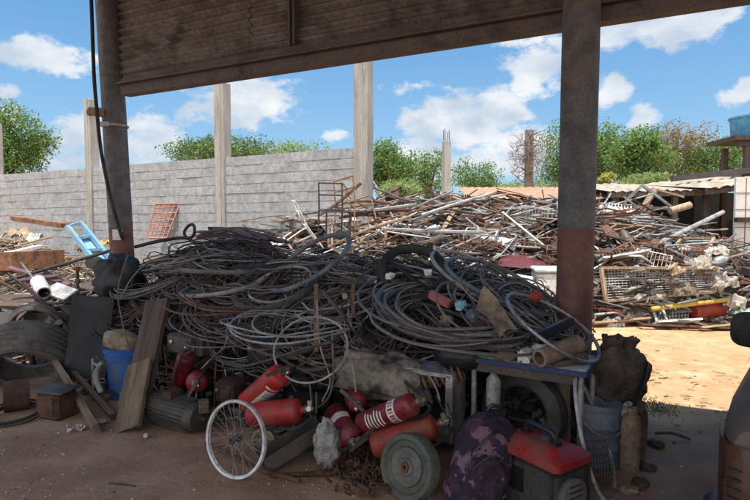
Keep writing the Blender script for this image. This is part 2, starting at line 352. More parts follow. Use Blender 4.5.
# ------------------------------------------------------------------ shed (roof, cladding, beams, poles)
shed = E('open_shed', TR(uv(0, 0)), 'open fronted scrap shed with corrugated cladding on round steel poles', 'shed')
U_L, U_R = -5.36, 13.0
def SP(u, v, z): return Uv * u + Vv * v + Zv * z          # shed-local
ZB = lambda u: 3.16                                        # underside of the front beam
def shed_parts():
    # corrugated cladding above the front beam, sheets lapped, ribs level
    z0, z1 = 3.40, 4.43; pitch = .10; sheets = []; k = 0
    me = MB(); u = U_L - .10
    while u < U_R:
        w = 2.1; u1 = min(u + w + .05, U_R); rows = []
        nz = int((z1 - z0) / pitch * 8); js = R.uniform(-.015, .015)
        us = [u + (u1 - u) * i / 14 for i in range(15)]
        for i in range(nz + 1):
            z = z0 + js + (z1 - z0) * i / nz
            rows.append([SP(uu, .10 + .004 * (k % 2) + .027 * sin(2 * pi * z / pitch) + .012 * mnoise.noise(V3((uu * 1.5, z * 2, k))), z + .012 * mnoise.noise(V3((uu * .9, k * 3., z)))) for uu in us])
        me.strip(rows); u += w; k += 1
    O('cladding', me, m_clad, shed, label='brown weathered corrugated sheets with level ribs', smooth=60)
    b = MB()                                              # C-section front beam
    L_ = U_R - U_L
    def seg(v, z, w, h): b.box((0, 0, 0), (L_ - .18, w, h), Matrix.Translation(SP((U_L + U_R) / 2 + .09, v, z)) @ Matrix.Rotation(YAW, 4, 'Z'))
    seg(.075, 3.345, .09, .11); seg(.055, 3.225, .13, .125); seg(.02, 3.285, .20, .018)
    O('beam', b, m_shed_steel, shed)
    for uu in (-2.72, 2.2, 4.6, 7.0):
        s = MB(); 
        for du in (-.028, .028): s.box((0, 0, 0), (.018, .06, 1.02), Matrix.Translation(SP(uu + du, .035, 3.91)) @ Matrix.Rotation(YAW, 4, 'Z'))
        s.box((0, 0, 0), (.045, .02, 1.02), Matrix.Translation(SP(uu, .055, 3.91)) @ Matrix.Rotation(YAW, 4, 'Z'))
        O('stud', s, m_shed_steel, shed)
    rf = MB(); rows = []  # unseen roof shading the front; rear edge cut short for warm bounce light
    for i in range(0, 181):
        u = U_L - .1 + (U_R - U_L + .2) * i / 180
        rows.append([SP(u, v, 4.47 + .02 * sin(2 * pi * u / .2) - .05 * v) for v in (.12, -2, -4, -6.1)])
    rf.strip(rows); O('roof', rf, m_clad, shed, smooth=60)
    for v in (-2.2, -4.2, -6.0):
        p = MB(); p.box((0, 0, 0), (L_, .08, .12), Matrix.Translation(SP((U_L + U_R) / 2, v, 4.38 - .05 * v)) @ Matrix.Rotation(YAW, 4, 'Z')); O('purlin', p, m_shed_steel, shed)
    # poles: grey above, maroon dado below
    def pole(p0, p1, r, label, r2=None):
        m = MB(); n = 28; z_p = 1.57; k = 40; pts = [p0.lerp(p1, i / k) for i in range(k + 1)]
        vs = []; fs = []
        zs = sorted(set([p0.z + (p1.z - p0.z) * i / k for i in range(k + 1)] + [z_p, z_p + .012]))
        for z in zs:
            c = p0.lerp(p1, (z - p0.z) / (p1.z - p0.z)); rr = r * (1 + .012 * mnoise.noise(V3((z * 2, r * 50, 1))))
            for j in range(n):
                th = 2 * pi * j / n; vs.append(c + V3((cos(th), sin(th), 0)) * (rr * (1 + .01 * mnoise.noise(V3((cos(th) * 2, sin(th) * 2, z * 3))))))
        for i in range(len(zs) - 1):
            m.cur = 1 if zs[i] < z_p - 1e-6 else 0
            base = len(m.v)
            m.add([], []); 
            for j in range(n):
                j2 = (j + 1) % n; fs.append(((i * n + j, i * n + j2, i * n + n + j2, i * n + n + j), m.cur))
        m.v = [tuple(v) for v in vs]; m.f = [f for f, _ in fs]; m.m = [c for _, c in fs]
        return O('pole', m, [m_pole, m_dado], shed, label=label, smooth=60)
    m_pole = mat('pole steel', (0.121, 0.117, 0.114), (0.081, 0.076, 0.072), 7, rough=.75, bump=.35, bscale=50, fine=.35, dust=(.16, .11, .07), dlo=.6, dhi=.74, metal=.1)
    m_dado = mat('maroon dado paint', (.16, .068, .05), (.11, .052, .042), 6, rough=.75, bump=.2, fine=.25, dust=(.2, .12, .09), dlo=.56)
    pole(SP(.0, -.13, -.02), SP(.03, -.13, 3.9), .137, 'thick round grey pole with maroon painted base beside the table')
    lp0 = at(121.5, 240, 6.75) - uv(0, 0); lp1 = at(107.5, 0, 6.75) - uv(0, 0); d = (lp1 - lp0) / (lp1.z - lp0.z)
    bot = lp0 - d * (lp0.z + .02)
    top = lp0 + d * (4.45 - lp0.z)
    pole(bot, top, .139, 'grey pole at the far left corner with maroon painted base')
    c = MB(); q = lp0 + d * (at(112, 112, 6.6).z - lp0.z)
    c.lathe([(.05, 0), (.06, .03), (.05, .16), (.06, .17), (.045, .2)], 12, aim(q + V3((-.06, -.1, 0)), (-.9, -.3, .05)))
    O('insulator', c, m_wood_pale, shed)
    c = MB(); q = lp0 + d * (at(112, 124, 6.6).z - lp0.z); c.torus(.147, .016, Matrix.Translation(q), 24, 6); c.box(q + V3((-.05, -.15, .0)), (.12, .05, .05))
    O('clamp', c, m_zinc, shed)
    c = MB(); q = lp0 + d * (1.48 - lp0.z); c.box(q + V3((.02, -.142, 0)), (.12, .008, .13)); O('paper_tag', c, m_label, shed)
shed_parts()
mb = MB(); mb.tube(curve([at(89, -60, 6.5), at(92, 20, 6.5), at(94, 75, 6.5), at(97, 112, 6.5), at(101, 150, 6.5), at(110, 195, 6.52), at(119, 228, 6.55), at(123, 240, 6.56)], 8), .022, 8)
OB('power_cable', mb, m_black, 'black power cable hanging down beside the left shed pole', 'cable')

# ------------------------------------------------------------------ block wall, columns
W0 = V3((-.30, 10.78, 0)); WD = V3((-.885, .466, 0)).normalized(); WN = V3((-WD.y, WD.x, 0))   # WN away from... camera side chosen below
if WN.y > 0: WN = -WN
wall = E('block_wall', TR(W0), 'long unrendered grey concrete block wall between tall columns', 'wall')
def block_wall():
    mb = MB(); Mz = Matrix((WD, WN, Zv)).transposed().to_4x4(); ch, bl = .209, .40; Lw = 26.; n = 15
    for r in range(n):
        x = -(.2 if r % 2 else 0.); z = .0 + ch * r
        while x < Lw:
            w = bl
            a, b = max(x, 0), min(x + w, Lw)
            if b - a > .08:
                tilt = R.gauss(0, .005)
                M = Mz @ TR(((a + b) / 2, R.uniform(-.003, .009), z + ch / 2 + .008 * mnoise.noise(V3((x * .25, r, 0)))), tilt * .6, tilt, R.gauss(0, .008))
                mb.box((0, 0, 0), (b - a + R.uniform(.006, .018), .14, ch - R.uniform(.006, .02)), M)
            x += w
    O('masonry', mb, m_block, wall, smooth=None)
    m2 = MB(); m2.box((Lw / 2, 0, n * ch / 2 - .005), (Lw, .118, n * ch - .03), Mz); O('mortar', m2, m_mortar, wall, smooth=None)
block_wall()
def wall_s(px):                                            # distance along the wall where it shows at column px
    r = (px - 375) / F; return (W0.x - r * W0.y) / (r * WD.y - WD.x)
def column(px, w, h, label, group='concrete columns along the block wall'):
    s = wall_s(px); p = W0 + WD * s; mb = MB(); mb.bbox((0, 0, h / 2), (w, .26, h), .012)
    mb.box((0, -.135, h * .52), (w * .4, .012, h * .97))
    return O('concrete_column', mb, m_concrete, None, TR(p, atan2(WD.y, WD.x) + pi), label, 'column', group, smooth=None)
column(363.5, .31, 4.82, 'pale concrete column at the near end of the grey block wall')
column(224, .29, 4.82, 'pale concrete column dividing the block wall left of the tree tops')
column(94, .24, 4.95, 'slim concrete column just left of the dark shed pole')
column(-1, .28, 4.7, 'concrete column cut by the left edge of the picture')
def rebar_col(px, top, w, d, label):
    p = at(px, 225, d); h = at(px, top, d).z; t = E('concrete_column', TR((p.x, p.y, 0), .3), label, 'column')
    b = MB(); b.bbox((0, 0, h / 2), (w, w, h), .015); O('shaft', b, m_concrete, t, smooth=None)
    for sx in (-1, 1):
        for sy in (-1, 1):
            q = MB(); q.tube([(sx * w * .3, sy * w * .3, h - .05), (sx * w * .3 + R.uniform(-.03, .03), sy * w * .3, h + R.uniform(.35, .6))], .014, 5); O('rebar', q, m_rust, t)
rebar_col(446, 141, .27, 21, 'free standing grey column with bare rebar sticking out of its top')
# small wall leftovers: short posts leaning on the wall
for px, py, w in ((218, 223, .24), (300, 226, .2)):
    s = wall_s(px); p = W0 + WD * s + WN * .3; mb = MB(); mb.bbox((0, 0, .62), (w * .7, .12, 1.24), .01); O('block_stub', mb, m_concrete, None, TR(p, -.4, .06), 'short concrete stub standing against the wall ' + ('below the second column' if px < 250 else 'right of the cable pile'), 'concrete stub')

# ------------------------------------------------------------------ trees
def tree(px, d, top, half, base_py, kind, label, n=5200, leaf=.2, gaps=.5, clumps=26, group='trees beyond the wall and heap', squash=1.0, name='tree', seed=None, tips=None, trunk=True):
    rr = random.Random(seed if seed is not None else int(px * 7 + d)); n = int(n * 2.1); leaf *= .66
    s = d / F; p = at(px, 225, d); base = V3((p.x, p.y, 0)); ztop = at(px, top, d).z; zb = max(.4, at(px, base_py, d).z); hw = half * s
    t = E(name, TR(base), label, 'tree' if name.endswith('tree') else 'bush', group)
    cz = (ztop + zb) / 2; ch = (ztop - zb) / 2
    cl = []
    for i in range(clumps):
        for _ in range(40):
            q = V3((rr.uniform(-1, 1), rr.uniform(-1, 1), rr.uniform(-1, 1)))
            if .25 < q.length < 1: break
        wz = 1 - .35 * max(0, -q.z)
        cs = rr.uniform(.26, .44)
        q = q * (1 - cs * .75)
        cl.append((V3((q.x * hw * wz, q.y * hw * wz, cz + q.z * ch)), cs * hw * rr.uniform(.95, 1.3), cs * ch * rr.uniform(.95, 1.25)))
    tr = MB(); ht = zb + ch * .7
    if trunk:
        tr.tube(curve([(0, 0, -.05), (rr.uniform(-.15, .15), 0, ht * .5), (rr.uniform(-.3, .3), 0, ht)], 5), [max(.03, .16 * (1 - i / 13)) * (hw / 2.2) ** .5 for i in range(11)], 7)
        for c, a, b in cl[:11]:
            st = V3((0, 0, ht * rr.uniform(.55, .95))); tr.tube(curve([st, (st + c) / 2 + V3((0, 0, .12 * ch)), c], 4), [.055, .05, .045, .04, .034, .028, .022, .016, .01][:9], 5)
        O('trunk', tr, m_bark, t)
    groups = {}
    tot = sum(a * a * b for c, a, b in cl)
    for c, a, b in cl:
        k = int(n * (a * a * b) / tot * rr.uniform(.5, 1.4))
        kd = kind
        if tips and (c.z - cz) > ch * tips[1] : kd = tips[0]
        mb = groups.setdefault(kd, MB())
        for _ in range(k):
            q = V3((rr.gauss(0, 1), rr.gauss(0, 1), rr.gauss(0, 1))).normalized() * (rr.random() ** .45)
            if mnoise.noise((c + q * a) * 1.9 / max(.5, hw * .5)) < -gaps + .25: continue
            pnt = c + V3((q.x * a, q.y * a, q.z * b)) * rr.uniform(.85, 1.12)
            nn = (V3((rr.gauss(0, 1), rr.gauss(0, 1), rr.gauss(.5, 1))) + q * .6).normalized(); x = nn.orthogonal().normalized()
            x = Matrix.Rotation(rr.uniform(0, 6.28), 3, nn) @ x; y = nn.cross(x); l = leaf * rr.uniform(.6, 1.3); w = l * rr.uniform(.35, .6)
            bend = nn * (l * rr.uniform(-.2, .1))
            mb.add([pnt - x * l * .5, pnt + y * w * .5 + bend * .3, pnt + x * l * .5 + bend, pnt - y * w * .5 + bend * .3], [(0, 1, 2, 3)])
    for kd, mb in groups.items(): O('crown' if kd == kind else 'blossom', mb, m_leaf[kd], t, smooth=None)
    return t
tree(10, 24, 97, 45, 190, 'green', 'large leafy green tree rising over the wall at far left', 9000, .21, clumps=22)
tree(226, 27, 131, 62, 182, 'deep', 'broad low dark tree crown showing over the wall beside the second column', 6800, .22, clumps=34)
tree(300, 30, 139, 48, 182, 'pale', 'small pale green tree top just above the wall', 3400, .2, clumps=24)
tree(388, 25, 138, 32, 205, 'green', 'rounded green tree right of the tallest column', 5600, .2)
tree(428, 27, 143, 34, 205, 'green', 'airy tree with sky showing through behind the rebar column', 3800, .2, gaps=.36)
tree(476, 28, 151, 26, 205, 'green', 'small round green tree right of the rebar column', 2700, .2, gaps=.4)
tree(562, 31, 118, 34, 205, 'green', 'tall green tree partly hidden by the thick pole', 4200, .22)
tree(604, 27, 106, 42, 200, 'green', 'tall bright green tree directly right of the thick pole', 8000, .21, clumps=20)
tree(642, 24, 124, 34, 195, 'green', 'dense green tree between the tall tree and the orange one', 6500, .2, clumps=18)
tree(676, 30, 116, 38, 200, 'pale', 'thin tree with orange rust coloured blossom on its crown', 7600, .2, gaps=.5, clumps=24, tips=('orange', -.05))
tree(724, 29, 134, 40, 190, 'green', 'green tree below the blue water tank', 5200, .21)
tree(800, 27, 125, 45, 195, 'green', 'green tree beyond the right edge behind the tank', 3000, .22)
tree(404, 20, 178, 30, 203, 'pale', 'low pale green bushes behind the heap right of the column', 2600, .15, name='bush', group='bushes behind the heap', trunk=False)
tree(607, 18.5, 172, 9, 186, 'yellow', 'small yellow green bush behind the low shed roof', 600, .13, name='bush', group='bushes behind the heap', trunk=False)
tree(648, 19.5, 172, 34, 190, 'pale', 'light green bush spreading over the low shed roof', 2200, .15, name='bush', group='bushes behind the heap', trunk=False)
tree(500, 30, 178, 60, 200, 'pale', 'far strip of pale bushes under the open sky', 2600, .2, name='bush', group='bushes behind the heap', trunk=False)
def bare_tree():
    d = 22.; p = at(528, 225, d); rr = random.Random(5); zt = at(528, 130, d).z; t = E('bare_tree', TR((p.x, p.y, 0)), 'dry leafless grey tree on a straight trunk left of the thick pole', 'tree', 'trees beyond the wall and heap')
    b = MB(); b.tube([(0, 0, 0), (.02, 0, zt * .5), (0, 0, zt)], [.2, .19, .17], 9); O('trunk', b, mat('grey brown post', (.30, .22, .175), (.22, .16, .13), 4, rough=1, bump=.5), t)
    tw = MB()
    for i in range(420):
        q = V3((rr.gauss(0, 1), rr.gauss(0, 1), rr.gauss(0, 1))).normalized() * rr.random() ** .4; c = V3((q.x * .85, q.y * .85, zt * .80 + q.z * zt * .21))
        a = c - V3((0, 0, 0)); dirn = (V3((q.x, q.y, rr.gauss(.1, .5))).normalized() + V3((rr.gauss(0, .5), rr.gauss(0, .5), rr.gauss(0, .5)))).normalized(); l = rr.uniform(.2, .5)
        tw.tube([c - dirn * l * .5, c + V3((rr.gauss(0, .05), rr.gauss(0, .05), rr.gauss(0, .05))), c + dirn * l * .5], [.012, .009, .005], 3, cap=False)
    for i in range(26):
        z = zt * rr.uniform(.55, .95); a = rr.uniform(0, 6.28); q = V3((cos(a), sin(a), 0)) * rr.uniform(.4, .8)
        tw.tube(curve([V3((0, 0, z)), V3((q.x * .5, q.y * .5, z + rr.uniform(.0, .25))), V3((q.x, q.y, z + rr.uniform(-.2, .5)))], 4), [.04, .036, .03, .026, .022, .018, .014, .01, .008], 4, cap=False)
    O('crown', tw, m_twig, t)
bare_tree()

# ------------------------------------------------------------------ far sheds, tank
def far_sheds():
    t = E('low_shed', TR((4.3, 15.5, 0)), 'low shed with an orange tiled roof behind the heap', 'shed'); o = V3((4.3, 15.5, 0))
    rf = MB(); rows = []
    for i in range(60):
        x = 2.6 + (7.2 - 2.6) * i / 59
        rows.append([V3((x, 14.2, 2.30 + .02 * sin(i * 2.1))) - o, V3((x, 17.5, 2.82 + .02 * sin(i * 2.1))) - o])
    rf.strip(rows); O('roof', rf, m_orange_roof, t)
    b = MB(); b.box(V3((4.4, 14.3, 2.2)) - o, (5.6, .12, .12)); O('beam', b, m_wood_dark, t)
    w = MB(); w.box(V3((4.4, 17.3, 1.3)) - o, (5.6, .12, 2.6)); O('wall', w, m_heap_yard, t)
    for x in (1.8, 4.4, 6.9): q = MB(); q.box(V3((x, 14.35, 1.1)) - o, (.12, .12, 2.2)); O('post', q, m_wood_dark, t)
    # grey roofed open store with a dark inside
    o = V3((9.0, 15.4, 0)); t = E('open_store', TR(o), 'open fronted store with sagging grey roof and dark inside at the right', 'shed')
    def sheet(x0, x1, y0, y1, z00, z10, z01, z11, n=50, amp=.025):
        m = MB(); rows = []
        for i in range(n + 1):
            f = i / n; x = x0 + (x1 - x0) * f; w = amp * sin(i * 2.2) + .03 * mnoise.noise(V3((x * 2, 0, 4)))
            rows.append([V3((x, y0, z00 + (z10 - z00) * f + w)) - o, V3((x, y1, z01 + (z11 - z01) * f + w)) - o])
        m.strip(rows); return m
    O('roof', sheet(5.9, 9.9, 13.6, 16.8, 2.44, 2.5, 2.86, 2.86), m_pale_roof, t, label='grey fibre cement roof over the left bay')
    O('roof', sheet(8.1, 13.2, 13.1, 16.6, 2.50, 3.10, 2.84, 3.46), m_pale_roof, t, label='paler tilted roof over the right bay')
    b = MB(); b.bar(V3((8.2, 15.0, 2.88)) - o, V3((13.5, 15.0, 3.44)) - o, .14, .16); O('ridge_beam', b, m_steel_dark, t)
    b = MB(); b.bar(V3((5.9, 13.7, 2.36)) - o, V3((8.4, 13.7, 2.42)) - o, .1, .14); b.bar(V3((8.1, 13.25, 2.42)) - o, V3((13.2, 13.25, 3.04)) - o, .1, .16); O('beam', b, m_wood, t)
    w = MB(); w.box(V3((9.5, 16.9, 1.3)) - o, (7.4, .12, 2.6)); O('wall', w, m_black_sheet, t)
    for x in (6.1, 7.6, 8.4): q = MB(); q.box(V3((x, 13.75, 1.2)) - o, (.13, .13, 2.4)); O('post', q, m_wood, t)
    # tiled wall block
    o = V3((9.55, 12.45, 0)); t = E('rendered_wall', TR(o), 'cream wall block with a grid of joints below the water tank', 'wall')
    w = MB(); w.box((0, -.22, 1.33), (2.86, .06, 2.66)); O('masonry', w, m_tile, t)
    for z in (2.32, 1.95, 1.55): q = MB(); q.box((0, -.252, z), (2.86, .012, .012)); O('joint', q, m_steel_dark, t)
    for x in (-1.2, -.87, -.5, -.1, .4, .9): q = MB(); q.box((x, -.253, 1.33), (.012, .014, 2.66)); O('joint', q, m_steel_dark, t)
    b = MB(); b.box((0, -.3, 1.72), (2.9, .12, .1)); O('ledge', b, m_rust, t)
    # tank on a platform
    o = at(751, 225, 15.6); o.z = 0; t = E('water_tower', TR(o), 'timber platform on posts carrying the blue water tank', 'platform')
    zt = at(750, 139, 15.6).z
    p = MB(); p.box((0, 0, zt - .06), (1.9, 1.3, .12)); p.box((0, -.5, zt - .2), (1.7, .12, .14)); O('deck', p, m_wood_dark, t)
    for x, y in ((-.5, -.45), (.6, -.45), (-.5, .5), (.6, .5)): q = MB(); q.box((x, y, (zt - .2) / 2), (.14, .14, zt - .2)); O('post', q, m_wood_dark, t)
    b = MB(); h = at(750, 117, 15.6).z - zt; b.lathe([(.02, .002), (.52, .002), (.56, .05), (.6, h - .06), (.64, h - .05), (.64, h), (.58, h), (.5, h - .02), (.02, h + .04)], 32)
    O('water_tank', b, mat('tank blue', (.06, .27, .45), (.12, .34, .48), 3, rough=.5, dust=(.3, .36, .38), dlo=.52), None, TR((o.x, o.y, zt)), 'round blue water tank on the timber platform', 'water tank')
far_sheds()

# ------------------------------------------------------------------ yard heap
def heap_env(x):
    return interp([(-9, .0), (-6.5, .25), (-4, .62), (-2.2, .85), (-1, 1.0), (.3, 1.12), (1.4, 1.15), (4, 1.05), (5.5, 1.0), (6.5, .82), (7.5, .6), (8.5, .3), (10, 0)], x)
FRONT = lambda x: 8.55 + .25 * mnoise.noise(V3((x * .8, 2, 5))) + (0 if x > 1 else min(1.2, (1 - x) * .16))
def Hyard(x, y):
    f = FRONT(x); t = y - f
    if t < 0 or y > 14.2: return 0.
    z = .75 * sstep(0, .45, t) + 1.08 * sstep(.15, 3.1, t)
    z *= heap_env(x) * (1 - sstep(12.6, 14.2, y))
    return max(0, z + .16 * mnoise.noise(V3((x * 1.2, y * 1.2, 1))) * min(1, z * 2) + .07 * mnoise.noise(V3((x * 4, y * 4, 2))) * min(1, z * 2) - .08)
def yard_heap():
    mb = MB(); xs = [-8.5 + .14 * i for i in range(int(18.5 / .14))]; ys = [8.2 + .12 * i for i in range(52)]
    mb.strip([[V3((x, y, Hyard(x, y) - .05)) for x in xs] for y in ys])
    OB('scrap_heap', mb, m_heap_yard, 'great sunlit mound of compacted metal scrap filling the yard', 'scrap heap', kind='stuff', smooth=None)
    sh = MB(); rr = random.Random(21)
    for i in range(4600):
        x = rr.uniform(-4.6, 8.6); y = rr.uniform(8.4, 13.2) if rr.random() < .55 else rr.uniform(8.4, 10)
        z = Hyard(x, y)
        if z < .02 and rr.random() < .8: continue
        M = TR((x, y, z + rr.uniform(-.02, .05)), rr.uniform(0, 6.28), rr.gauss(0, .4), rr.gauss(0, .4)); k = rr.random()
        if k < .66: sh.box((0, 0, 0), (rr.uniform(.35, 1.3), rr.uniform(.014, .04), rr.uniform(.01, .035)), TR((x, y, z + rr.uniform(-.02, .07)), rr.gauss(0, .6), 0, rr.gauss(0, .22)))
        elif k < .84: sh.box((0, 0, 0), (rr.uniform(.04, .16), rr.uniform(.04, .16), rr.uniform(.008, .03)), M)
        elif k < .92:
            a = rr.uniform(.03, .1); sh.add([(-a, -a * .6, 0), (a, -a * .5, .03), (a * .7, a * .6, -.02), (0, a * .3, .06), (-a * .8, a * .5, .0)], [(0, 1, 3), (1, 2, 3), (2, 4, 3), (4, 0, 3)], M)
        else:
            sh.tube([M @ V3((-.3 * rr.random(), 0, 0)), M @ V3((0, .04, .05)), M @ V3((.3 * rr.random() + .1, -.03, .02))], rr.uniform(.008, .02), 5)
    OB('scrap_litter', sh, m_scrap, 'countless small offcuts and broken pieces littering the yard heap', 'scrap', kind='stuff', smooth=None)
    # individual long pieces
    def proto(nm, mb, m): return mesh(nm, mb, m, 40)
    P = []
    for L_ in (1.5, 2.2, 3.0):
        b = MB(); b.box((0, 0, 0), (L_, .034, .004)); b.box((0, .015, .016), (L_, .004, .034)); P.append(('angle_bar', proto('angle_bar', b, m_rust if L_ != 2.2 else m_rust_light), 'rust brown steel angle bar', 'steel bar'))
        b = MB(); b.tube([(-L_ / 2, 0, 0), (0, .0, R.uniform(-.04, .04)), (L_ / 2, .05, 0)], .017, 8); P.append(('steel_tube', proto('steel_tube', b, (m_zinc, m_steel_dark, m_cable_pale)[int(L_ * 1.2) % 3]), ('dull grey steel tube', 'dark steel tube', 'pale steel tube')[int(L_ * 1.2) % 3], 'tube'))
        b = MB(); b.box((0, 0, 0), (L_ * .7, .08, .02)); P.append(('timber_plank', proto('timber_plank', b, (m_wood_pale, m_wood, m_wood_dark)[int(L_ * 1.2) % 3]), ('pale timber plank', 'weathered timber plank', 'dark timber plank')[int(L_ * 1.2) % 3], 'plank'))
        b = MB(); b.tube(curve([(-L_ / 2, 0, 0), (-L_ / 5, R.uniform(-.2, .2), .1), (L_ / 5, R.uniform(-.2, .2), -.03), (L_ / 2, R.uniform(-.2, .2), .1)], 6), .012, 6); P.append(('bent_rod', proto('bent_rod', b, (m_rust_light, m_rust, m_alu)[int(L_ * 1.2) % 3]), ('orange rusty bent rod', 'brown rusty bent rod', 'silvery bent rod')[int(L_ * 1.2) % 3], 'rod'))
    for k, m in enumerate((m_white, m_zinc)):
        b = MB(); n = 8; b.strip([[V3((-.35 + .7 * i / n, -.22 + .44 * j / 5, .03 * mnoise.noise(V3((i * .5, j * .6, k * 9))) * 2)) for i in range(n + 1)] for j in range(6)]); b.add([(v[0], v[1], v[2] - .006) for v in b.v], [f[::-1] for f in b.f])
        P.append(('crumpled_sheet', proto('crumpled_sheet', b, m), ('white crumpled metal sheet', 'grey crumpled metal sheet')[k], 'metal sheet'))
    for k, m in enumerate((m_rust, m_white)):
        b = MB(); w, h = .5, .34
        for a, c in (((-w, -h), (w, -h)), ((w, -h), (w, h)), ((w, h), (-w, h)), ((-w, h), (-w, -h)), ((0, -h), (0, h))): b.bar((*a, 0), (*c, 0), .03, .03)
        P.append(('window_frame', proto('window_frame', b, m), ('rusty empty steel frame', 'white empty steel frame')[k], 'frame'))
    for k, m in enumerate((m_steel_dark, m_rust, m_zinc)):
        b = MB(); b.bbox((0, 0, .08), (.30, .2, .16), .02); b.lathe([(.02, 0), (.085, 0), (.09, .02), (.09, .2), (.05, .22), (.05, .27), (.02, .27)], 16, aim((.12, 0, .1), (1, .1, .2))); b.box((-.05, -.02, .19), (.12, .1, .08)); b.tube(curve([(-.1, .05, .15), (-.2, .1, .25), (-.28, .05, .12)], 5), .014, 6)
        P.append(('machine_part', proto('machine_part', b, m), ('dark broken machine casing', 'rusty broken machine casing', 'grey broken machine casing')[k], 'machine part'))
    for k, m in enumerate((m_white, m_rust_light)):
        b = MB(); w_, d_, h_ = .27, .2, .24
        for x in (-w_, w_):
            for y in (-d_, d_): b.bar((x, y, 0), (x, y, h_), .02, .02)
        for z in (0, h_):
            for y in (-d_, d_): b.bar((-w_, y, z), (w_, y, z), .018, .018)
            for x in (-w_, w_): b.bar((x, -d_, z), (x, d_, z), .018, .018)
        for q in range(1, 9):
            for y in (-d_, d_): b.bar((-w_ + 2 * w_ * q / 9, y, 0), (-w_ + 2 * w_ * q / 9, y, h_), .007, .007)
        P.append(('wire_crate', proto('wire_crate', b, m), ('white wire crate', 'rusty wire crate')[k], 'crate'))
    for k, m in enumerate((m_mudguard, m_rust, m_zinc)):
        b = MB(); nn = 14; b.strip([[V3((-.42 + .84 * i / nn, -.26 + .52 * j / nn, .14 * sin(i * .35 + k) + .1 * abs(mnoise.noise(V3((i * .3, j * .3, k * 5.))))) ) for i in range(nn + 1)] for j in range(nn + 1)])
        P.append(('bent_sheet', proto('bent_sheet', b, m), ('dusty bent metal sheet', 'rusty bent metal sheet', 'grey bent metal sheet')[k], 'metal sheet'))
    rr = random.Random(33); W = [3, 8, 3, 4, 4, 8, 3, 4, 3, 7, 3, 3, 1, 1, 1.5, 1.5, 2.5, 2.5, 2, .5, 1.2, 1.5, 1.5, 1]
    for i in range(800):
        nm, me, lab, cat = rr.choices(P, W[:len(P)])[0]
        x = rr.uniform(-3.9, 7.8) if rr.random() < .5 else rr.uniform(-1, 5.2); y = rr.uniform(8.75, 12.4) if rr.random() < .75 else rr.uniform(8.6, 9.6)
        if nm in ('machine_part', 'wire_crate', 'bent_sheet') and rr.random() < .6: x = rr.uniform(2.5, 7.5); y = rr.uniform(8.6, 9.7)
        z = Hyard(x, y)
        if z < .12 or (3.3 < x < 6.3 and y < 9.15) or (1.8 < x < 3.3 and y < 9.0): continue
        rz = rr.gauss(.0, .38) if rr.random() < .8 else rr.uniform(0, 3.14)
        o = bpy.data.objects.new(nm, me); col.objects.link(o)
        dx, dy = cos(rz) * .6, sin(rz) * .6; sl = (Hyard(x + dx, y + dy) - Hyard(x - dx, y - dy)) / 1.2
        o.matrix_world = TR((x, y, z + rr.uniform(.02, .14)), rz, rr.gauss(0, .4), -math.atan(sl) * .9 + rr.gauss(0, .14))
        zone = 'on the heap left of the thick pole' if (x / y) < .36 else 'on the heap right of the thick pole'
        meta(o, lab + ' lying ' + zone, cat, ('%ss on the yard heap' % lab))
yard_heap()

def rods(name, pts_list, r, m, label, cat, n=7, group=None, closed=False):
    mb = MB()
    for pts in pts_list: mb.tube(pts, r, n, closed=closed)
    return OB(name, mb, m, label, cat, group)
def cloth(w, h, seed, droop=.25, n=22):
    b = MB(); off = V3((seed * 5.3, seed * 2.1, seed)); rows = []
    for i in range(n + 1):
        row = []
        for j in range(n + 1):
            x, y = (j / n - .5) * 2, (i / n - .5) * 2; r2 = x * x + y * y; p = V3((x, y, 0))
            f = mnoise.noise(p * 1.3 + off); g = abs(mnoise.noise(p * 2.6 + off)); k = 1 - .22 * min(1, r2) + .12 * f
            row.append(V3((x * w * k + .12 * w * mnoise.noise(p * 2.1 + off * 2), y * h * k + .12 * h * mnoise.noise(p * 2.3 - off), w * (.45 * f + .55 * g - droop * r2 + .1 * mnoise.noise(p * 6 + off)))))
        rows.append(row)
    b.strip(rows); b.v = [(x, y, z + w * .42) for x, y, z in b.v]; return b
def plank(name, p0, p1, w, h, m, label, cat='plank', up=(0, 0, 1), group=None):
    p0, p1 = V3(p0), V3(p1); b = MB(); L_ = (p1 - p0).length; n = 8; d = random.Random(int(L_ * 1e4)); rows = []
    prof = [(-w / 2, -h / 2), (w / 2, -h / 2), (w / 2, h / 2), (-w / 2, h / 2)]
    vs = []; fs = []
    for i in range(n + 1):
        z = L_ * i / n; jx, jy = d.gauss(0, w * .012), d.gauss(0, h * .05)
        for x, y in prof: vs.append((x + jx + (d.uniform(-.01, .01) if i in (0, n) else 0), y + jy, z + (d.uniform(-.015, .015) if i in (0, n) else 0)))
    for i in range(n):
        for j in range(4): fs.append((i * 4 + j, i * 4 + (j + 1) % 4, i * 4 + 4 + (j + 1) % 4, i * 4 + 4 + j))
    fs += [(3, 2, 1, 0), tuple(n * 4 + j for j in range(4))]
    b.add(vs, fs); return O(name, b, m, None, aim(p0, p1 - p0, up), label, cat, group, smooth=30)
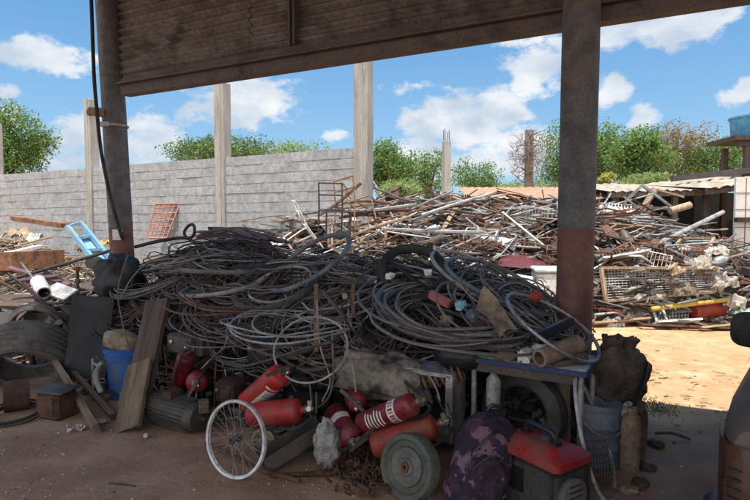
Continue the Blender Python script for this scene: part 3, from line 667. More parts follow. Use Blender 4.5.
def yard_things():
    d = 11.6
    # leaning frames and poles on the crest at the right
    b = MB(); q = [at(624, 203, d), at(642, 185, d), at(674, 209, d)]
    b.bar(q[0], q[1], .05, .05); b.bar(q[1], q[2], .07, .05); b.bar(q[2], q[0] + V3((0, .1, -.05)), .05, .05); OB('triangle_frame', b, m_zinc, 'grey triangular steel frame standing up on the heap crest', 'frame')
    plank('timber_plank', at(641, 212, d + .1), at(655, 189, d + .2), .17, .04, m_wood_pale, 'wide pale plank leaning inside the triangular frame')
    plank('timber_plank', at(651, 188, d + .3), at(684, 197, d + .1), .09, .04, m_wood_pale, 'narrow pale plank lying above the triangular frame')
    rods('timber_log', [[at(670, 211, d - .3), at(690, 205, d - .2)]], .075, m_wood_pale, 'short yellowish log beside the triangular frame', 'log', 10)
    rods('steel_tube', [[at(640, 252, 9.7), at(680, 233, 10.3), at(723, 212, 11.2)]], .045, m_zinc, 'long grey tube sloping up the heap to the cream wall', 'tube', 8)
    rods('steel_tube', [[at(594, 262, 9.2), at(640, 250, 9.3), at(668, 246, 9.5)]], .04, m_cable_blue, 'bluish tube lying across the heap right of the thick pole', 'tube', 8)
    t = E('white_grille', TR(at(598, 213, 11.2)), 'white window grille lying on the heap right of the thick pole', 'grille'); o = at(598, 213, 11.2)
    f = MB(); c = [at(597, 212, 11), at(631, 214, 11), at(631, 205, 11.8), at(600, 203, 11.8)]
    for i in range(4): f.bar(c[i] - o, c[(i + 1) % 4] - o, .03, .03)
    O('frame', f, m_white, t); g = MB()
    for i in range(1, 10): g.bar(c[0].lerp(c[1], i / 10) - o, c[3].lerp(c[2], i / 10) - o, .016, .016)
    O('bars', g, m_white, t)
    b = MB(); c = [at(654, 250, 9.6), at(708, 250, 9.6), at(714, 238, 10.2), at(666, 238, 10.2)]
    for i in range(4): b.bar(c[i], c[(i + 1) % 4], .05, .04)
    b.bar(c[0].lerp(c[1], .33), c[3].lerp(c[2], .33), .04, .04); OB('window_frame', b, m_wood_pale, 'large pale window frame lying flat on the heap above the bed base', 'frame')
    # bed base standing at the front of the heap
    D = 8.75; o = at(603, 300, D); t = E('bed_base', TR(o), 'old metal bed base with wire springs standing on edge', 'bed')
    f = MB(); k = [at(601, 268, D), at(718, 268, D + .15), at(714, 292, D + .1), at(606, 301, D - .1)]
    f.bar(k[0] - o, k[1] - o, .05, .04); f.bar(k[3] - o, k[0] - o, .05, .05); f.bar(k[3] - o, k[2] - o, .05, .04); f.bar(k[1] - o, k[2] - o, .05, .05); O('frame', f, m_wood_pale, t)
    g = MB()
    for i in range(1, 34): g.tube([k[0].lerp(k[1], i / 34) - o + V3((0, .02, 0)), k[3].lerp(k[2], i / 34) - o + V3((.02 * sin(i), .05, 0))], .007, 4)
    for i in range(1, 12): g.tube([k[0].lerp(k[3], i / 12) - o + V3((0, .03, 0)), k[1].lerp(k[2], i / 12) - o + V3((0, .03, 0))], .007, 4)
    O('spring_mesh', g, m_zinc, t)
    rods('yellow_pole', [[at(651, 309, 8.5), at(692, 304, 8.45), at(729, 299.5, 8.45)]], .035, m_yellow, 'yellow pole lying across the front of the heap below the bed base', 'pole', 8)
    t = E('wire_rack', TR(gnd(668, 321)), 'white wire rack tipped over under the yellow pole', 'rack'); o = gnd(668, 321)
    f = MB(); a, b_, c, e = at(648, 296, 8.8), at(657, 322, 8.45), at(657, 294, 8.85), at(667, 321, 8.45)
    f.tube([a - o, b_ - o], .02, 6); f.tube([c - o, e - o], .02, 6)
    O('leg', f, m_white, t); g = MB(); q0, q1, q2, q3 = at(660, 296, 8.9), at(690, 294, 8.9), at(688, 318, 8.6), at(664, 320, 8.6)
    for i in range(9): g.tube([q0.lerp(q1, i / 8) - o, q3.lerp(q2, i / 8) - o], .009, 4); g.tube([q0.lerp(q3, i / 8) - o, q1.lerp(q2, i / 8) - o], .009, 4)
    O('grid', g, m_white, t)
    b = MB(); b.bbox((0, 0, .19), (.3, .2, .38), .02); O('metal_box', b, m_red_dark, None, TR(gnd(645, 318), .2), 'dark red metal box under the bed base', 'box')
    b = MB(); b.ell((0, 0, .16), (.16, .14, .2), 30, 20, .3, 1.9, 4); O('yellow_bag', cloth(.22, .2, 5, .5), m_yellow, None, TR(gnd(635, 319)), 'small yellow bag beside the dark red box', 'bag')
    b = MB(); b.lathe([(.02, 0), (.12, .01), (.13, .04), (.13, .5), (.1, .54), (.02, .55)], 18); O('gas_bottle', b, m_red_orange, None, aim(gnd(692, 325) + Zv * .22, (1, .1, .12)), 'reddish gas bottle lying at the heap foot', 'gas bottle')
    wh = [(700, 262, .22, m_cloth, 'white sack slumped on the bed base top'), (722, 278, .26, m_cloth, 'grey white bundle at the right end of the bed base'), (716, 250, .2, m_paper, 'crumpled white sheet high on the heap above the bundle'),
          (676, 268, .17, m_wood_pale, 'small cream bundle caught on the bed base'), (741, 314, .26, m_green_bag, 'green and white plastic bag at the right foot of the heap'), (733, 300, .2, m_paper, 'white rag heap beside the green bag'),
          (612, 322, .2, m_plastic_white, 'flat white rag at the heap foot by the pole'), (684, 287, .24, m_canvas, 'tan cloth bundle hanging in the bed base')]
    for i, (px, py, s, m, lab) in enumerate(wh):
        b = cloth(s * 1.0, s * .75, i * 3.7); O('rag_bundle' if 'bag' not in lab else 'plastic_bag', b, m, None, TR(at(px, py + s * 22, 8.5), .4 * sin(i * 2.3), .55, .2 * sin(i * 5.)), lab, 'bag' if 'bag' in lab else 'bundle', smooth=80)
    for i, (p0, p1, w, m, lab) in enumerate([(at(592, 326, 8.4), at(648, 321, 8.5), .18, m_wood_pale, 'pale board along the foot of the heap by the thick pole'), (at(640, 327, 8.25), at(735, 331, 8.1), .1, m_rust, 'rusty rail lying along the heap foot'),
          (at(655, 325, 8.3), at(700, 322, 8.35), .16, m_white, 'white board lying before the wire rack'), (at(700, 330, 8.1), at(745, 326, 8.2), .12, m_wood_pale, 'broken pale lath near the green bag'), (at(592, 318, 8.7), at(625, 314, 8.8), .2, m_plastic_white, 'white plastic panel lying at the pole side of the heap foot'),
          (at(600, 262, 9), at(648, 254, 9.1), .22, m_white, 'white painted board above the left end of the bed base'), (at(594, 236, 10), at(640, 228, 10.3), .16, m_rust_light, 'orange brown board high on the heap beside the pole')]):
        plank('board', p0 + Zv * .03, p1 + Zv * .03, w, .03, m, lab, 'board', up=(0, .5, 1))
    # white fridge and red bonnet left of the pole
    b = MB(); b.bbox((0, 0, .45), (.62, .62, .9), .03); t = E('chest_freezer', TR((2.72, 8.15, 0), -.15), 'white chest freezer showing just left of the thick pole', 'freezer')
    O('body', b, m_white, t); b = MB(); b.bbox((0, 0, .93), (.66, .66, .06), .02); O('lid', b, m_plastic_white, t)
    b = MB(); c = [at(497, 266, 8.6), at(548, 270, 8.4), at(542, 258, 9.3), at(503, 254, 9.3)]; rows = []
    for i in range(9):
        rows.append([c[0].lerp(c[1], j / 9).lerp(c[3].lerp(c[2], j / 9), i / 8) + Zv * (.1 * sin(pi * i / 8) * sin(pi * j / 9 * .9 + .15)) for j in range(10)])
    b.strip(rows); OB('car_bonnet', b, mat('maroon bonnet', (.11, .012, .016), (.07, .012, .014), 5, rough=.6, dust=(.12, .06, .05), dlo=.55), 'dark maroon car bonnet lying on the heap left of the thick pole', 'car bonnet')
    for px, py, dd, w, lab in ((514, 277, 7.7, .5, 'white cabinet lying before the maroon bonnet'), (536, 284, 7.35, .3, 'dirty white cabinet beside the freezer')):
        q = at(px, py, dd); b = MB(); b.bbox((0, 0, q.z / 2), (w, .45, q.z), .015); t = E('metal_cabinet', TR((q.x, q.y + .2, 0), .25), lab, 'cabinet'); O('body', b, m_white, t)
        b = MB(); b.bbox((0, -.23, q.z * .5), (w * .86, .015, q.z * .84), .004); O('door', b, m_plastic_white, t)
    # chair frames, table frame near the wall end
    def chair(M, m, label):
        t = E('chair_frame', M, label, 'chair', 'bare chair frames on the heap')
        f = MB()
        for s in (-.2, .2):
            f.tube([(s, -.2, 0), (s, -.2, .44), (s, .2, .44)], .014, 6); f.tube([(s, .22, 0), (s, .2, .44), (s, .26, .88)], .014, 6)
        f.tube([(-.2, -.2, .44), (.2, -.2, .44)], .014, 6); f.tube([(-.2, .2, .44), (.2, .2, .44)], .014, 6); O('frame', f, m, t)
        b = MB(); b.tube([(-.2, .26, .87), (.2, .26, .87)], .014, 6); b.tube([(-.2, .235, .68), (.2, .235, .68)], .014, 6); O('backrest', b, m, t)
    chair(TR(at(334, 238, 8.7), .4, .1), m_steel_dark, 'dark bare chair frame on the heap behind the grey hose')
    chair(TR(at(352, 232, 9.0), 2.6, .3, .2), m_rust_light, 'orange rusty chair frame beside the tallest column')
    chair(TR(at(368, 226, 9.2), 1.3, -.3, .3), m_wood_pale, 'pale tan chair frame below the tallest column')
    chair(TR(at(310, 254, 8.9), 5., .6, .1), m_white, 'white bare chair frame left of the dark chair frame')
    t = E('table_frame', TR(at(311, 245, 9.2), .25), 'white bare table frame standing before the block wall', 'table')
    f = MB(); f.box((0, 0, .46), (.72, .42, .04)); O('top', f, m_white, t)
    for x in (-.33, .33):
        for y in (-.18, .18): q = MB(); q.box((x, y, .22), (.03, .03, .44)); O('leg', q, m_white if x > 0 else m_wood, t)
    rr = random.Random(4)
    for i in range(16):
        px = rr.uniform(335, 470); py = rr.uniform(200, 232); dd = rr.uniform(8.8, 10.5); a = rr.uniform(-.2, 1.0) if px < 400 else rr.uniform(-.3, .6); l = rr.uniform(.8, 1.7)
        p = at(px, py, dd); q = V3((cos(a), rr.uniform(-.3, .3), sin(a) * .8)) * l * .5
        rods('bent_rod', [curve([p - q, p + V3((0, 0, rr.uniform(-.05, .05))), p + q], 5)], rr.uniform(.014, .03), rr.choice([m_rust_light, m_wood_pale, m_rust, m_wood, m_zinc]), 'stray rod poking out of the heap below the tallest column', 'rod', 6, 'stray rods below the tallest column')
    # rusty red crate on the wall, left
    o = A(146, 238, 4.6); t = E('red_rack', TR(o, -.1), 'red wire rack leaning on the block wall behind the cable pile', 'rack')
    w, h = .62, .82; f = MB()
    for x in (0, w): f.tube([(x * .8 + .02, 0, 0), (x + .12, .25, h)], .022, 6)
    f.tube([(.02, 0, 0), (w * .8 + .02, 0, 0)], .022, 6); f.tube([(.12, .25, h), (w + .12, .25, h)], .022, 6); O('frame', f, m_red_rack, t)
    g = MB()
    for i in range(1, 15): q = i / 15; g.tube([(.02 + .1 * q, .25 * q, h * q), (w * .8 + .02 + (w * .2 + .1) * q, .25 * q + .02, h * q + .06 * sin(i * 2))], .014, 5)
    for i in range(1, 5): q = i / 5; g.tube([(.02 + w * .8 * q, 0, 0), (.12 + w * q, .25, h)], .014, 5)
    O('slats', g, m_red_rack, t)
m_red_rack = mat('faded red paint', (.40, .19, .15), (.30, .15, .11), 8, rough=.7, dust=(.4, .27, .2), dlo=.55)
yard_things()

def left_yard():
    rr = random.Random(8)
    # brushwood mound at far left
    def hb(x, y): return 1.15 * math.exp(-((x + 9.3) / 2.6) ** 2 - ((y - 13.2) / 1.2) ** 2)
    mb = MB(); mb.strip([[V3((x * .2 - 13, y * .2 + 10.6, hb(x * .2 - 13, y * .2 + 10.6) + .05 * mnoise.noise(V3((x, y, 0))) - .02)) for x in range(42)] for y in range(26)])
    OB('brushwood_mound', mb, m_heap_yard, 'low mound of rubbish under the brushwood by the wall', 'rubbish mound', kind='stuff', smooth=None)
    tw = MB()
    for i in range(900):
        x = rr.gauss(-9.0, 1.9); y = rr.gauss(12.7, .7); z = hb(x, y) + rr.uniform(0, .08); a = rr.uniform(0, 6.28); l = rr.uniform(.2, .7)
        q = V3((cos(a), sin(a), rr.gauss(0, .35))) * l; p = V3((x, y, z)); tw.tube([p - q * .5, p + V3((0, 0, rr.uniform(0, .06))), p + q * .5], rr.uniform(.006, .02), 4)
    OB('brushwood', tw, mat('brushwood', (.2, .15, .1), None, island=[(.25, .19, .13), (.34, .25, .16), (.15, .11, .08), (.42, .34, .25), (.2, .12, .07), (.1, .08, .065)], rough=.95), 'dry twigs and laths heaped before the far left wall', 'brushwood', kind='stuff')
    plank('timber_beam', at(14, 218, 12.6), at(66, 226, 11.6), .2, .1, m_rust_light, 'long orange brown beam on top of the brushwood', 'beam')
    plank('timber_plank', at(-30, 262, 9.6), at(42, 246, 10.6), .22, .06, m_white, 'white board sloping down in front of the brushwood')
    plank('timber_plank', at(20, 245, 11), at(52, 237, 11.4), .12, .04, m_wood_pale, 'pale lath lying over the brushwood')
    b = MB(); b.bbox((0, 0, .16), (.42, .9, .32), .012); O('metal_box', b, m_rust_light, None, TR(at(33, 269, 9.4), -.5, .0, -.06), 'rusty orange brown metal box lying on scrap at left', 'box')
    plank('board', at(-5, 272, 9.2), at(24, 268, 9.3), .3, .12, m_rust, 'stack of rusty slabs beside the orange brown box', 'board')
    for i, (px, py) in enumerate(((18, 232), (31, 236))):
        b = cloth(.32, .24, i * 2. + 1); O('rag_bundle', b, (m_wood_pale, m_white)[i], None, TR(at(px, py + 6, 11.6)), ('cream cloth bundle on the brushwood', 'white cloth bundle on the brushwood')[i], 'bundle')
    # light blue machine frame lying tilted
    D = 9.6; p = [at(67, 226, D), at(80, 222, D + .2), at(113, 262, D), at(95, 262, D - .2)]; o = at(104, 268, D); t = E('blue_machine', TR(o), 'pale blue steel machine frame tipped over left of the dark pole', 'machine')
    f = MB(); f.bar(p[0] - o, p[3] - o, .07, .07); f.bar(p[1] - o, p[2] - o, .07, .07)
    for k in (.02, .35, .68, .98): f.bar(p[0].lerp(p[3], k) - o, p[1].lerp(p[2], k) - o, .06, .05)
    O('frame', f, m_blue_pale, t)
    f = MB(); f.strip([[p[0].lerp(p[3], .35 + .6 * i / 4).lerp(p[1].lerp(p[2], .35 + .6 * i / 4), .1 + .8 * j / 4) - o + V3((0, .06, -.02)) for j in range(5)] for i in range(5)]); O('panel', f, m_blue_pale, t)
    f = MB(); f.lathe([(.02, 0), (.12, .0), (.12, .2), (.02, .2)], 14, aim(p[3] - o + V3((.1, -.1, -.02)), (0, -1, .2))); O('wheel', f, m_black, t)
    for i, (px, py, s, m, lab) in enumerate(((107, 243, .2, m_yellow, 'orange yellow rag bundle beside the blue machine'), (110, 252, .16, m_green_bag, 'small green plastic bag beside the blue machine'), (108, 266, .2, m_red, 'red plastic scrap in front of the blue machine'), (84, 246, .13, m_canvas, 'tan rag under the blue machine'))):
        b = cloth(s * 1.2, s, i * 2.3 + 9); O('rag_bundle' if 'bag' not in lab else 'plastic_bag', b, m, None, TR(at(px, py + 6, 9.9)), lab, 'bag' if 'bag' in lab else 'bundle')
    g = MB()
    for i in range(1200):
        x = rr.uniform(-9.5, -4.0); y = rr.uniform(9.4, 12.8); h = rr.uniform(.04, .16); a = rr.uniform(0, 6.28); q = V3((cos(a), sin(a), 0)) * h * .5
        g.add([V3((x, y, 0)), V3((x + .012, y, 0)), V3((x, y, h)) + q], [(0, 1, 2)])
    for i in range(240):
        x = rr.gauss(2.42, .12); y = rr.gauss(4.7, .16); h = rr.uniform(.015, .05); a = rr.uniform(0, 6.28); q = V3((cos(a), sin(a), 0)) * h * .6
        g.add([V3((x, y, 0)), V3((x + .01, y, 0)), V3((x, y, h)) + q], [(0, 1, 2)])
    O('grass', g, mat('weed grass', (.1, .16, .04), None, island=[(.12, .17, .05), (.2, .2, .08), (.08, .13, .03)], rough=.8, trans=.3), label='sparse weeds growing on the bare yard earth', kind='stuff')
left_yard()

# ------------------------------------------------------------------ near pile core
def fh(u): return interp([(-8, .5), (-6.5, .6), (-5.2, .66), (-4.5, .8), (-4.1, 1.16), (-3.6, 1.2), (-3.1, 1.1), (-2.4, 1.06), (-1.6, 1.08), (-.9, 1.0), (-.45, .84), (-.1, .6), (.25, .0)], u)
def vfront(u): return interp([(-8, -.75), (-4.6, -.75), (-4.2, -1.05), (-3, -1.02), (-1.3, -.98), (-.95, -.62), (.3, -.5)], u)
def Hnear(u, v):
    f = vfront(u); t = v - f
    if t < 0: return 0.
    h = fh(u); z = min(h, .62) * sstep(0, .22, t) + max(0, h - .62) * sstep(.1, .95, t)
    z *= 1 - sstep(.55, 1.25, v)
    return max(0., z + .05 * mnoise.noise(V3((u * 3, v * 3, 7))) + .03 * mnoise.noise(V3((u * 8, v * 8, 3))))
def near_core():
    mb = MB(); us = [-7.6 + .07 * i for i in range(113)]; vs = [-1.25 + .05 * i for i in range(54)]
    mb.strip([[uv(u, v, Hnear(u, v) - .06 if Hnear(u, v) > .02 else -.05) for u in us] for v in vs])
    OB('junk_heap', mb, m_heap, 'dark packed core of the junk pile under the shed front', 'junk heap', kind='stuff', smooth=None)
    sh = MB(); rr = random.Random(3)
    for i in range(3200):
        u = rr.uniform(-7.2, .1); v = vfront(u) + (rr.uniform(-.25, .5) if rr.random() < .6 else rr.uniform(0, 1.9)); 
        z = Hnear(u, v) if v > vfront(u) + .02 else 0
        if v <= vfront(u) + .15: z = rr.uniform(0, min(.6, fh(u)) * max(0, min(1, (v - vfront(u) + .28) / .4)))
        if u < -4.4 and rr.random() < .8: continue
        M = TR(uv(u, v, z + .012), rr.uniform(0, 6.28), rr.gauss(0, .6), rr.gauss(0, .6)); k = rr.random(); s = rr.uniform(.5, 1)
        if k < .4: sh.box((0, 0, 0), (.22 * s, .025 * s, .02), M)
        elif k < .7: sh.box((0, 0, 0), (.11 * s, .08 * s, .03), M)
        elif k < .85: sh.lathe([(.035 * s, 0), (.035 * s, .12 * s)], 8, M)
        else: sh.lathe([(.02, 0), (.055 * s, .0), (.055 * s, .02), (.02, .02)], 10, M)
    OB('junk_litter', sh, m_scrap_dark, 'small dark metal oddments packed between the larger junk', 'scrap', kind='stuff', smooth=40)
    w = MB(); rr = random.Random(14)                      # tangled thin wire
    for i in range(820):
        u = rr.uniform(-4.4, -.2) if i < 620 else rr.uniform(-1.9, -.1); v = vfront(u) + rr.uniform(-.02, 1.6); z = Hnear(u, v)
        if v < vfront(u) + .16 and rr.random() < .6: continue
        c = uv(u, v, z + rr.uniform(.0, .10)); r0 = rr.uniform(.10, .42); a0 = rr.uniform(0, 6.28); ext = rr.uniform(1.5, 6.2); n = int(ext * 5) + 4
        dz = (Hnear(u, min(v + .2, 1)) - Hnear(u, v - .2)) / .4; nrm = (V3((0, 0, 1)) - Vv * max(-.8, min(1.2, dz)) * .8 + V3((rr.gauss(0, .22), rr.gauss(0, .22), 0))).normalized()
        x = nrm.orthogonal().normalized(); y = nrm.cross(x); sy = rr.uniform(.6, 1)
        pts = [c + x * (r0 * cos(a0 + ext * k / n)) + y * (r0 * sy * sin(a0 + ext * k / n)) + nrm * (.05 * sin(k * .7 + i)) + V3((0, 0, .03 * mnoise.noise(V3((k * .4, i, 0))))) for k in range(n + 1)]
        w.tube(pts, rr.uniform(.0028, .0065), 4, cap=False)
    OB('wire_tangle', w, m_wires, 'thin loose wires tangled all through the cable pile', 'wire', kind='stuff')
near_core()

# ------------------------------------------------------------------ coils, tyres, hoses
def coil_mesh(nm, loops, Rr, rt, m, seed, jit=.1, sy=.9, ecc=.05, n=38):
    rr = random.Random(seed); mb = MB()
    for k in range(loops):
        r0 = Rr * (1 + rr.gauss(0, jit)); cx, cy = rr.gauss(0, ecc), rr.gauss(0, ecc); tx, ty = rr.gauss(0, .07), rr.gauss(0, .07); z0 = rr.uniform(0, .05 + .012 * loops * rt / .008 * .5); ph = rr.uniform(0, 6)
        pts = []
        for i in range(n):
            a = 2 * pi * i / n; q = r0 * (1 + .06 * sin(2 * a + ph) + .03 * sin(3 * a + ph * 2) + .05 * mnoise.noise(V3((cos(a) * 2.5, sin(a) * 2.5, k * 3.3 + seed)))); x, y = cx + q * cos(a), cy + q * sy * sin(a)
            pts.append(V3((x, y, z0 + tx * x + ty * y + .012 * sin(3 * a + ph) + .035 * mnoise.noise(V3((cos(a) * 1.8 + 9, sin(a) * 1.8, k * 2.3 + seed))))))
        mb.tube(pts, rt * rr.uniform(.8, 1.15), 5, closed=True)
    return mesh(nm, mb, m)
COILS = [('cable_coil', coil_mesh('cable_coil', 9, .34, .008, m_black, 1), 'coil of black cable', 'cable coil'),
         ('cable_coil', coil_mesh('cable_coil', 8, .40, .007, m_cable_grey, 2), 'coil of grey cable', 'cable coil'),
         ('cable_coil', coil_mesh('cable_coil', 11, .30, .007, m_cable_brown, 3), 'coil of brown cable', 'cable coil'),
         ('cable_coil', coil_mesh('cable_coil', 8, .44, .007, m_coil, 4), 'wide loose coil of mixed grey cable', 'cable coil'),
         ('cable_coil', coil_mesh('cable_coil', 5, .36, .007, m_cable_pale, 5, .07), 'loose coil of pale cable', 'cable coil'),
         ('cable_coil', coil_mesh('cable_coil', 10, .37, .008, m_cable_plum, 6), 'coil of plum dark cable', 'cable coil'),
         ('hose_coil', coil_mesh('hose_coil', 4, .36, .018, m_black, 7, .05), 'coil of thick black hose', 'hose'),
         ('bicycle_tyre', coil_mesh('bicycle_tyre', 1, .31, .021, m_rubber_grey, 8, .02, .98, 0), 'dusty bicycle tyre', 'tyre'),
         ('bicycle_tyre', coil_mesh('bicycle_tyre', 1, .29, .02, m_black, 9, .02, .96, 0), 'black bicycle tyre', 'tyre'),
         ('wire_loop', coil_mesh('wire_loop', 3, .27, .005, m_cable_pale, 10, .12), 'loop of thin pale wire', 'wire')]
def scatter_coils():
    rr = random.Random(19); W = [5, 4, 4, 5, 3.5, 3, 2, 2.5, 2, 5]
    for i in range(112):
        nm, me, lab, cat = rr.choices(COILS, W)[0]
        u = rr.uniform(-4.25, -.55); v = vfront(u) + .12 + abs(rr.gauss(0, .75)) if rr.random() < .8 else rr.uniform(-.2, .8)
        v = min(v, .85); z = Hnear(u, v)
        dz = (Hnear(u, v + .25) - Hnear(u, v - .25)) / .5; du = (Hnear(u + .25, v) - Hnear(u - .25, v)) / .5
        dz = max(-.9, min(1.1, dz)); nrm = V3((0, 0, 1)) - Vv * dz * .55 - Uv * du * .6 + V3((rr.gauss(0, .16), rr.gauss(0, .16), 0))
        o = bpy.data.objects.new(nm, me); col.objects.link(o); s = rr.uniform(.72, 1.12)
        o.matrix_world = aim(uv(u, v, z + rr.uniform(-.05, .04)), nrm, roll=rr.uniform(0, 6.28)) @ Matrix.Scale(s, 4)
        zone = 'on the left half of the cable pile' if u < -2.2 else 'on the right half of the cable pile'
        meta(o, lab + ' lying ' + zone, cat, lab + 's in the cable pile')
scatter_coils()
def ring_M(px, py, a, b, ang, v, d=None, flip=1):
    """a circle whose outline from the camera is an ellipse a x b px turned by ang (deg, clockwise positive)"""
    p = A(px, py, v) if d is None else at(px, py, d); tocam = (V3((0, 0, CAM_H)) - p).normalized()
    right = V3((tocam.y * -1, tocam.x, 0)).normalized(); upv = tocam.cross(right) * -1
    if upv.z < 0: upv = -upv
    if right.x < 0: right = -right
    an = radians(ang); mn = right * sin(an) + upv * cos(an)
    c = min(1, b / a); n = tocam * c + mn * (sqrt(1 - c * c) * flip)
    return aim(p, n), a * p.y / F
def ring(name, px, py, a, b, ang, v, r, m, label, cat='tyre', loops=1, flip=1, jit=.02, sides=8, group=None):
    M, Rr = ring_M(px, py, a, b, ang, v, flip=flip); rr = random.Random(int(px * 3 + py)); mb = MB()
    for k in range(loops):
        j = (1 + rr.gauss(0, jit)) if loops > 1 else 1; ph = rr.uniform(0, 6); off = V3((rr.gauss(0, jit), rr.gauss(0, jit), rr.uniform(-1, 1) * r * 1.5)) if loops > 1 else V3()
        wv = .012 if loops == 1 else .035
        pts = [V3((Rr * j * (1 + wv * sin(2 * t + ph)) * cos(t), Rr * j * (1 + wv * sin(3 * t + ph)) * sin(t), wv * .8 * sin(2 * t + ph))) + off for t in [2 * pi * i / 52 for i in range(52)]]
        mb.tube(pts, r * (rr.uniform(.85, 1.1) if loops > 1 else 1), sides, closed=True)
    return O(name, mb, m, None, M, label, cat, group)
ring('bicycle_tyre', 309, 262, 46, 15, -33, -.25, .024, m_cable_blue, 'blue grey bicycle tyre standing up out of the cable pile crest')
ring('bicycle_tyre', 276, 284, 42, 20, -18, -.5, .034, m_rubber_grey, 'thick dusty dark tyre below the blue grey one')
ring('bicycle_tyre', 280, 284, 32, 15, -18, -.5, .012, m_cable_pale, 'thin pale rim inside the thick dusty tyre', 'rim')
ring('bicycle_tyre', 224, 284, 42, 8, -11, -.55, .02, m_cable_pale, 'pale worn bicycle tyre lying left of the thick tyre')
ring('bicycle_tyre', 226, 268, 44, 5, 2, -.25, .024, m_cable_grey, 'flat grey tyre on top of the left cable pile')
ring('hose_coil', 160, 272, 48, 12, -22, -.35, .011, m_cable_grey, 'loose coil of grey hose falling over the left end of the pile', 'hose', 6, jit=.09, sides=6)
ring('wire_loop', 311, 348, 37, 32, -20, -1.3, .008, m_wire_bright, 'large round loop of pale wire hanging above the red extinguishers', 'wire')
ring('wire_loop', 290, 322, 52, 11, 3, -1.1, .0065, m_wire_bright, 'flat loops of pale wire stretched along the pile front', 'wire', 4, jit=.09, sides=5)
ring('wire_loop', 284, 334, 44, 16, 4, -1.0, .006, m_cable_grey, 'sagging grey wire loops under the flat pale loops', 'wire', 5, jit=.08, sides=5)
ring('wire_loop', 215, 296, 46, 14, 8, -.85, .006, m_cable_brown, 'reddish brown wire loops over the left pile front', 'wire', 6, jit=.1, sides=5)
ring('wire_loop', 222, 320, 40, 18, 0, -.98, .006, m_cable_grey, 'grey wire loops hanging above the dark red extinguisher', 'wire', 5, jit=.1, sides=5)
ring('cable_coil', 458, 310, 76, 25, 8, -.62, .011, m_coil, 'big heavy coil of grey cable on the right of the pile', 'cable coil', 18, jit=.075, sides=6)
ring('cable_coil', 452, 320, 66, 17, 8, -.72, .010, m_coil, 'lower heavy cable coil slung below the big grey coil', 'cable coil', 9, jit=.06, sides=6)
ring('cable_coil', 520, 318, 44, 20, 24, -.5, .009, m_coil, 'thick cable coil heaped above the table', 'cable coil', 16, jit=.1, sides=6)
ring('cable_coil', 528, 302, 38, 14, 30, -.35, .009, m_coil, 'tangled grey cable coil leaning toward the thick pole', 'cable coil', 12, jit=.12, sides=6)
ring('inner_tube', 413, 272, 31, 25, 8, -.3, .042, m_black, 'fat black inner tube arching over the heavy coils', 'inner tube')
ring('wheel_rim', 553, 325, 52, 17, 33, -.72, .013, m_alu, 'long silvery bicycle rim leaning over the right end of the pile', 'rim')
ring('bicycle_tyre', 500, 284, 58, 15, 24, -.15, .017, m_cable_blue, 'grey speckled tyre lying across the top right of the pile')
ring('bicycle_tyre', 482, 280, 56, 16, 30, -.05, .016, m_cable_pale, 'pale tyre behind the grey speckled tyre')
ring('bicycle_tyre', 395, 300, 44, 36, 10, -.55, .012, m_rubber_grey, 'thin dusty tyre left of the heavy coils')
ring('hose_loop', 190, 231, 7, 4.5, -70, .3, .018, m_black, 'small upright loop of black hose on the pile crest', 'hose')
rods('black_hose', [curve([A(135, 247, .1), A(160, 241, .2), A(186, 238, .3), A(200, 246, .2), A(240, 252, 0)], 6)], .022, m_black, 'black hose running along the crest of the left pile', 'hose')
# dark bundle of long hoses lying along the crest
def bundle():
    rr = random.Random(6)
    for i in range(34):
        y0 = rr.uniform(229, 252); v = rr.uniform(.3, .9); a = rr.uniform(192, 215); b = rr.uniform(250, 292)
        pts = curve([A(a, y0 + rr.uniform(-2, 3), v), A((a + b) / 2, y0 - 1 + rr.uniform(-2, 2), v), A(b, y0 + rr.uniform(2, 9), v - .2)], 6)
        rods('long_hose', [pts], rr.uniform(.01, .02), rr.choice([m_cable_plum, m_black, m_cable_plum, m_cable_grey]), 'long dark hose lying in the bundle along the pile crest', 'hose', 6, 'long hoses bundled on the pile crest')
bundle()
# loose wires hanging down the front of the pile
HANG = [([(228, 322), (225, 345), (208, 362), (198, 375), (196, 400)], m_wire_bright, 'pale wire hanging down onto the left extinguishers'), ([(128, 255), (118, 290), (122, 320), (128, 345)], m_cable_grey, 'grey wire dangling in front of the tan sack'),
        ([(120, 300), (132, 278), (150, 262), (180, 258)], m_cable_grey, 'grey wire rising from the tarpaulin to the pile'), ([(317, 300), (320, 345), (330, 380), (322, 402)], m_wire_bright, 'pale wire dropping beside the rusty frame'),
        ([(285, 372), (296, 392), (306, 410), (325, 402), (333, 380), (332, 330)], m_cable_grey, 'thin grey wire looping past the red extinguisher'), ([(205, 330), (212, 352), (235, 366), (262, 362), (300, 350), (332, 342)], m_rubber_grey, 'sagging dark cable across the pile front'),
        ([(405, 368), (425, 372), (436, 388), (440, 402)], m_wire_bright, 'pale cable end curling above the labelled extinguisher'), ([(340, 300), (352, 330), (390, 350), (440, 352)], m_black, 'black cable slung under the heavy coils'),
        ([(200, 300), (190, 325), (186, 345)], m_cable_brown, 'brown wire hanging over the standing extinguisher'), ([(245, 318), (252, 350), (270, 372)], m_cable_grey, 'grey wire reaching down to the striped extinguisher'),
        ([(0, 283), (40, 272), (80, 262), (112, 250)], None, ''), ([(345, 345), (352, 362), (356, 392)], m_wire_bright, 'pale wire crossing the tan dented panel'), ([(186, 395), (200, 372), (230, 345), (262, 336)], m_rubber_grey, 'dark hose bent above the electric motor')]
for i, (pp, m, lab) in enumerate(HANG):
    if m: rods('loose_wire', [curve([A(x, y, -1.25 - .05 * (i % 3) + .1 * sin(k)) for k, (x, y) in enumerate(pp)], 7)], .0065 if m is not m_rubber_grey else .011, m, lab, 'wire', 6)
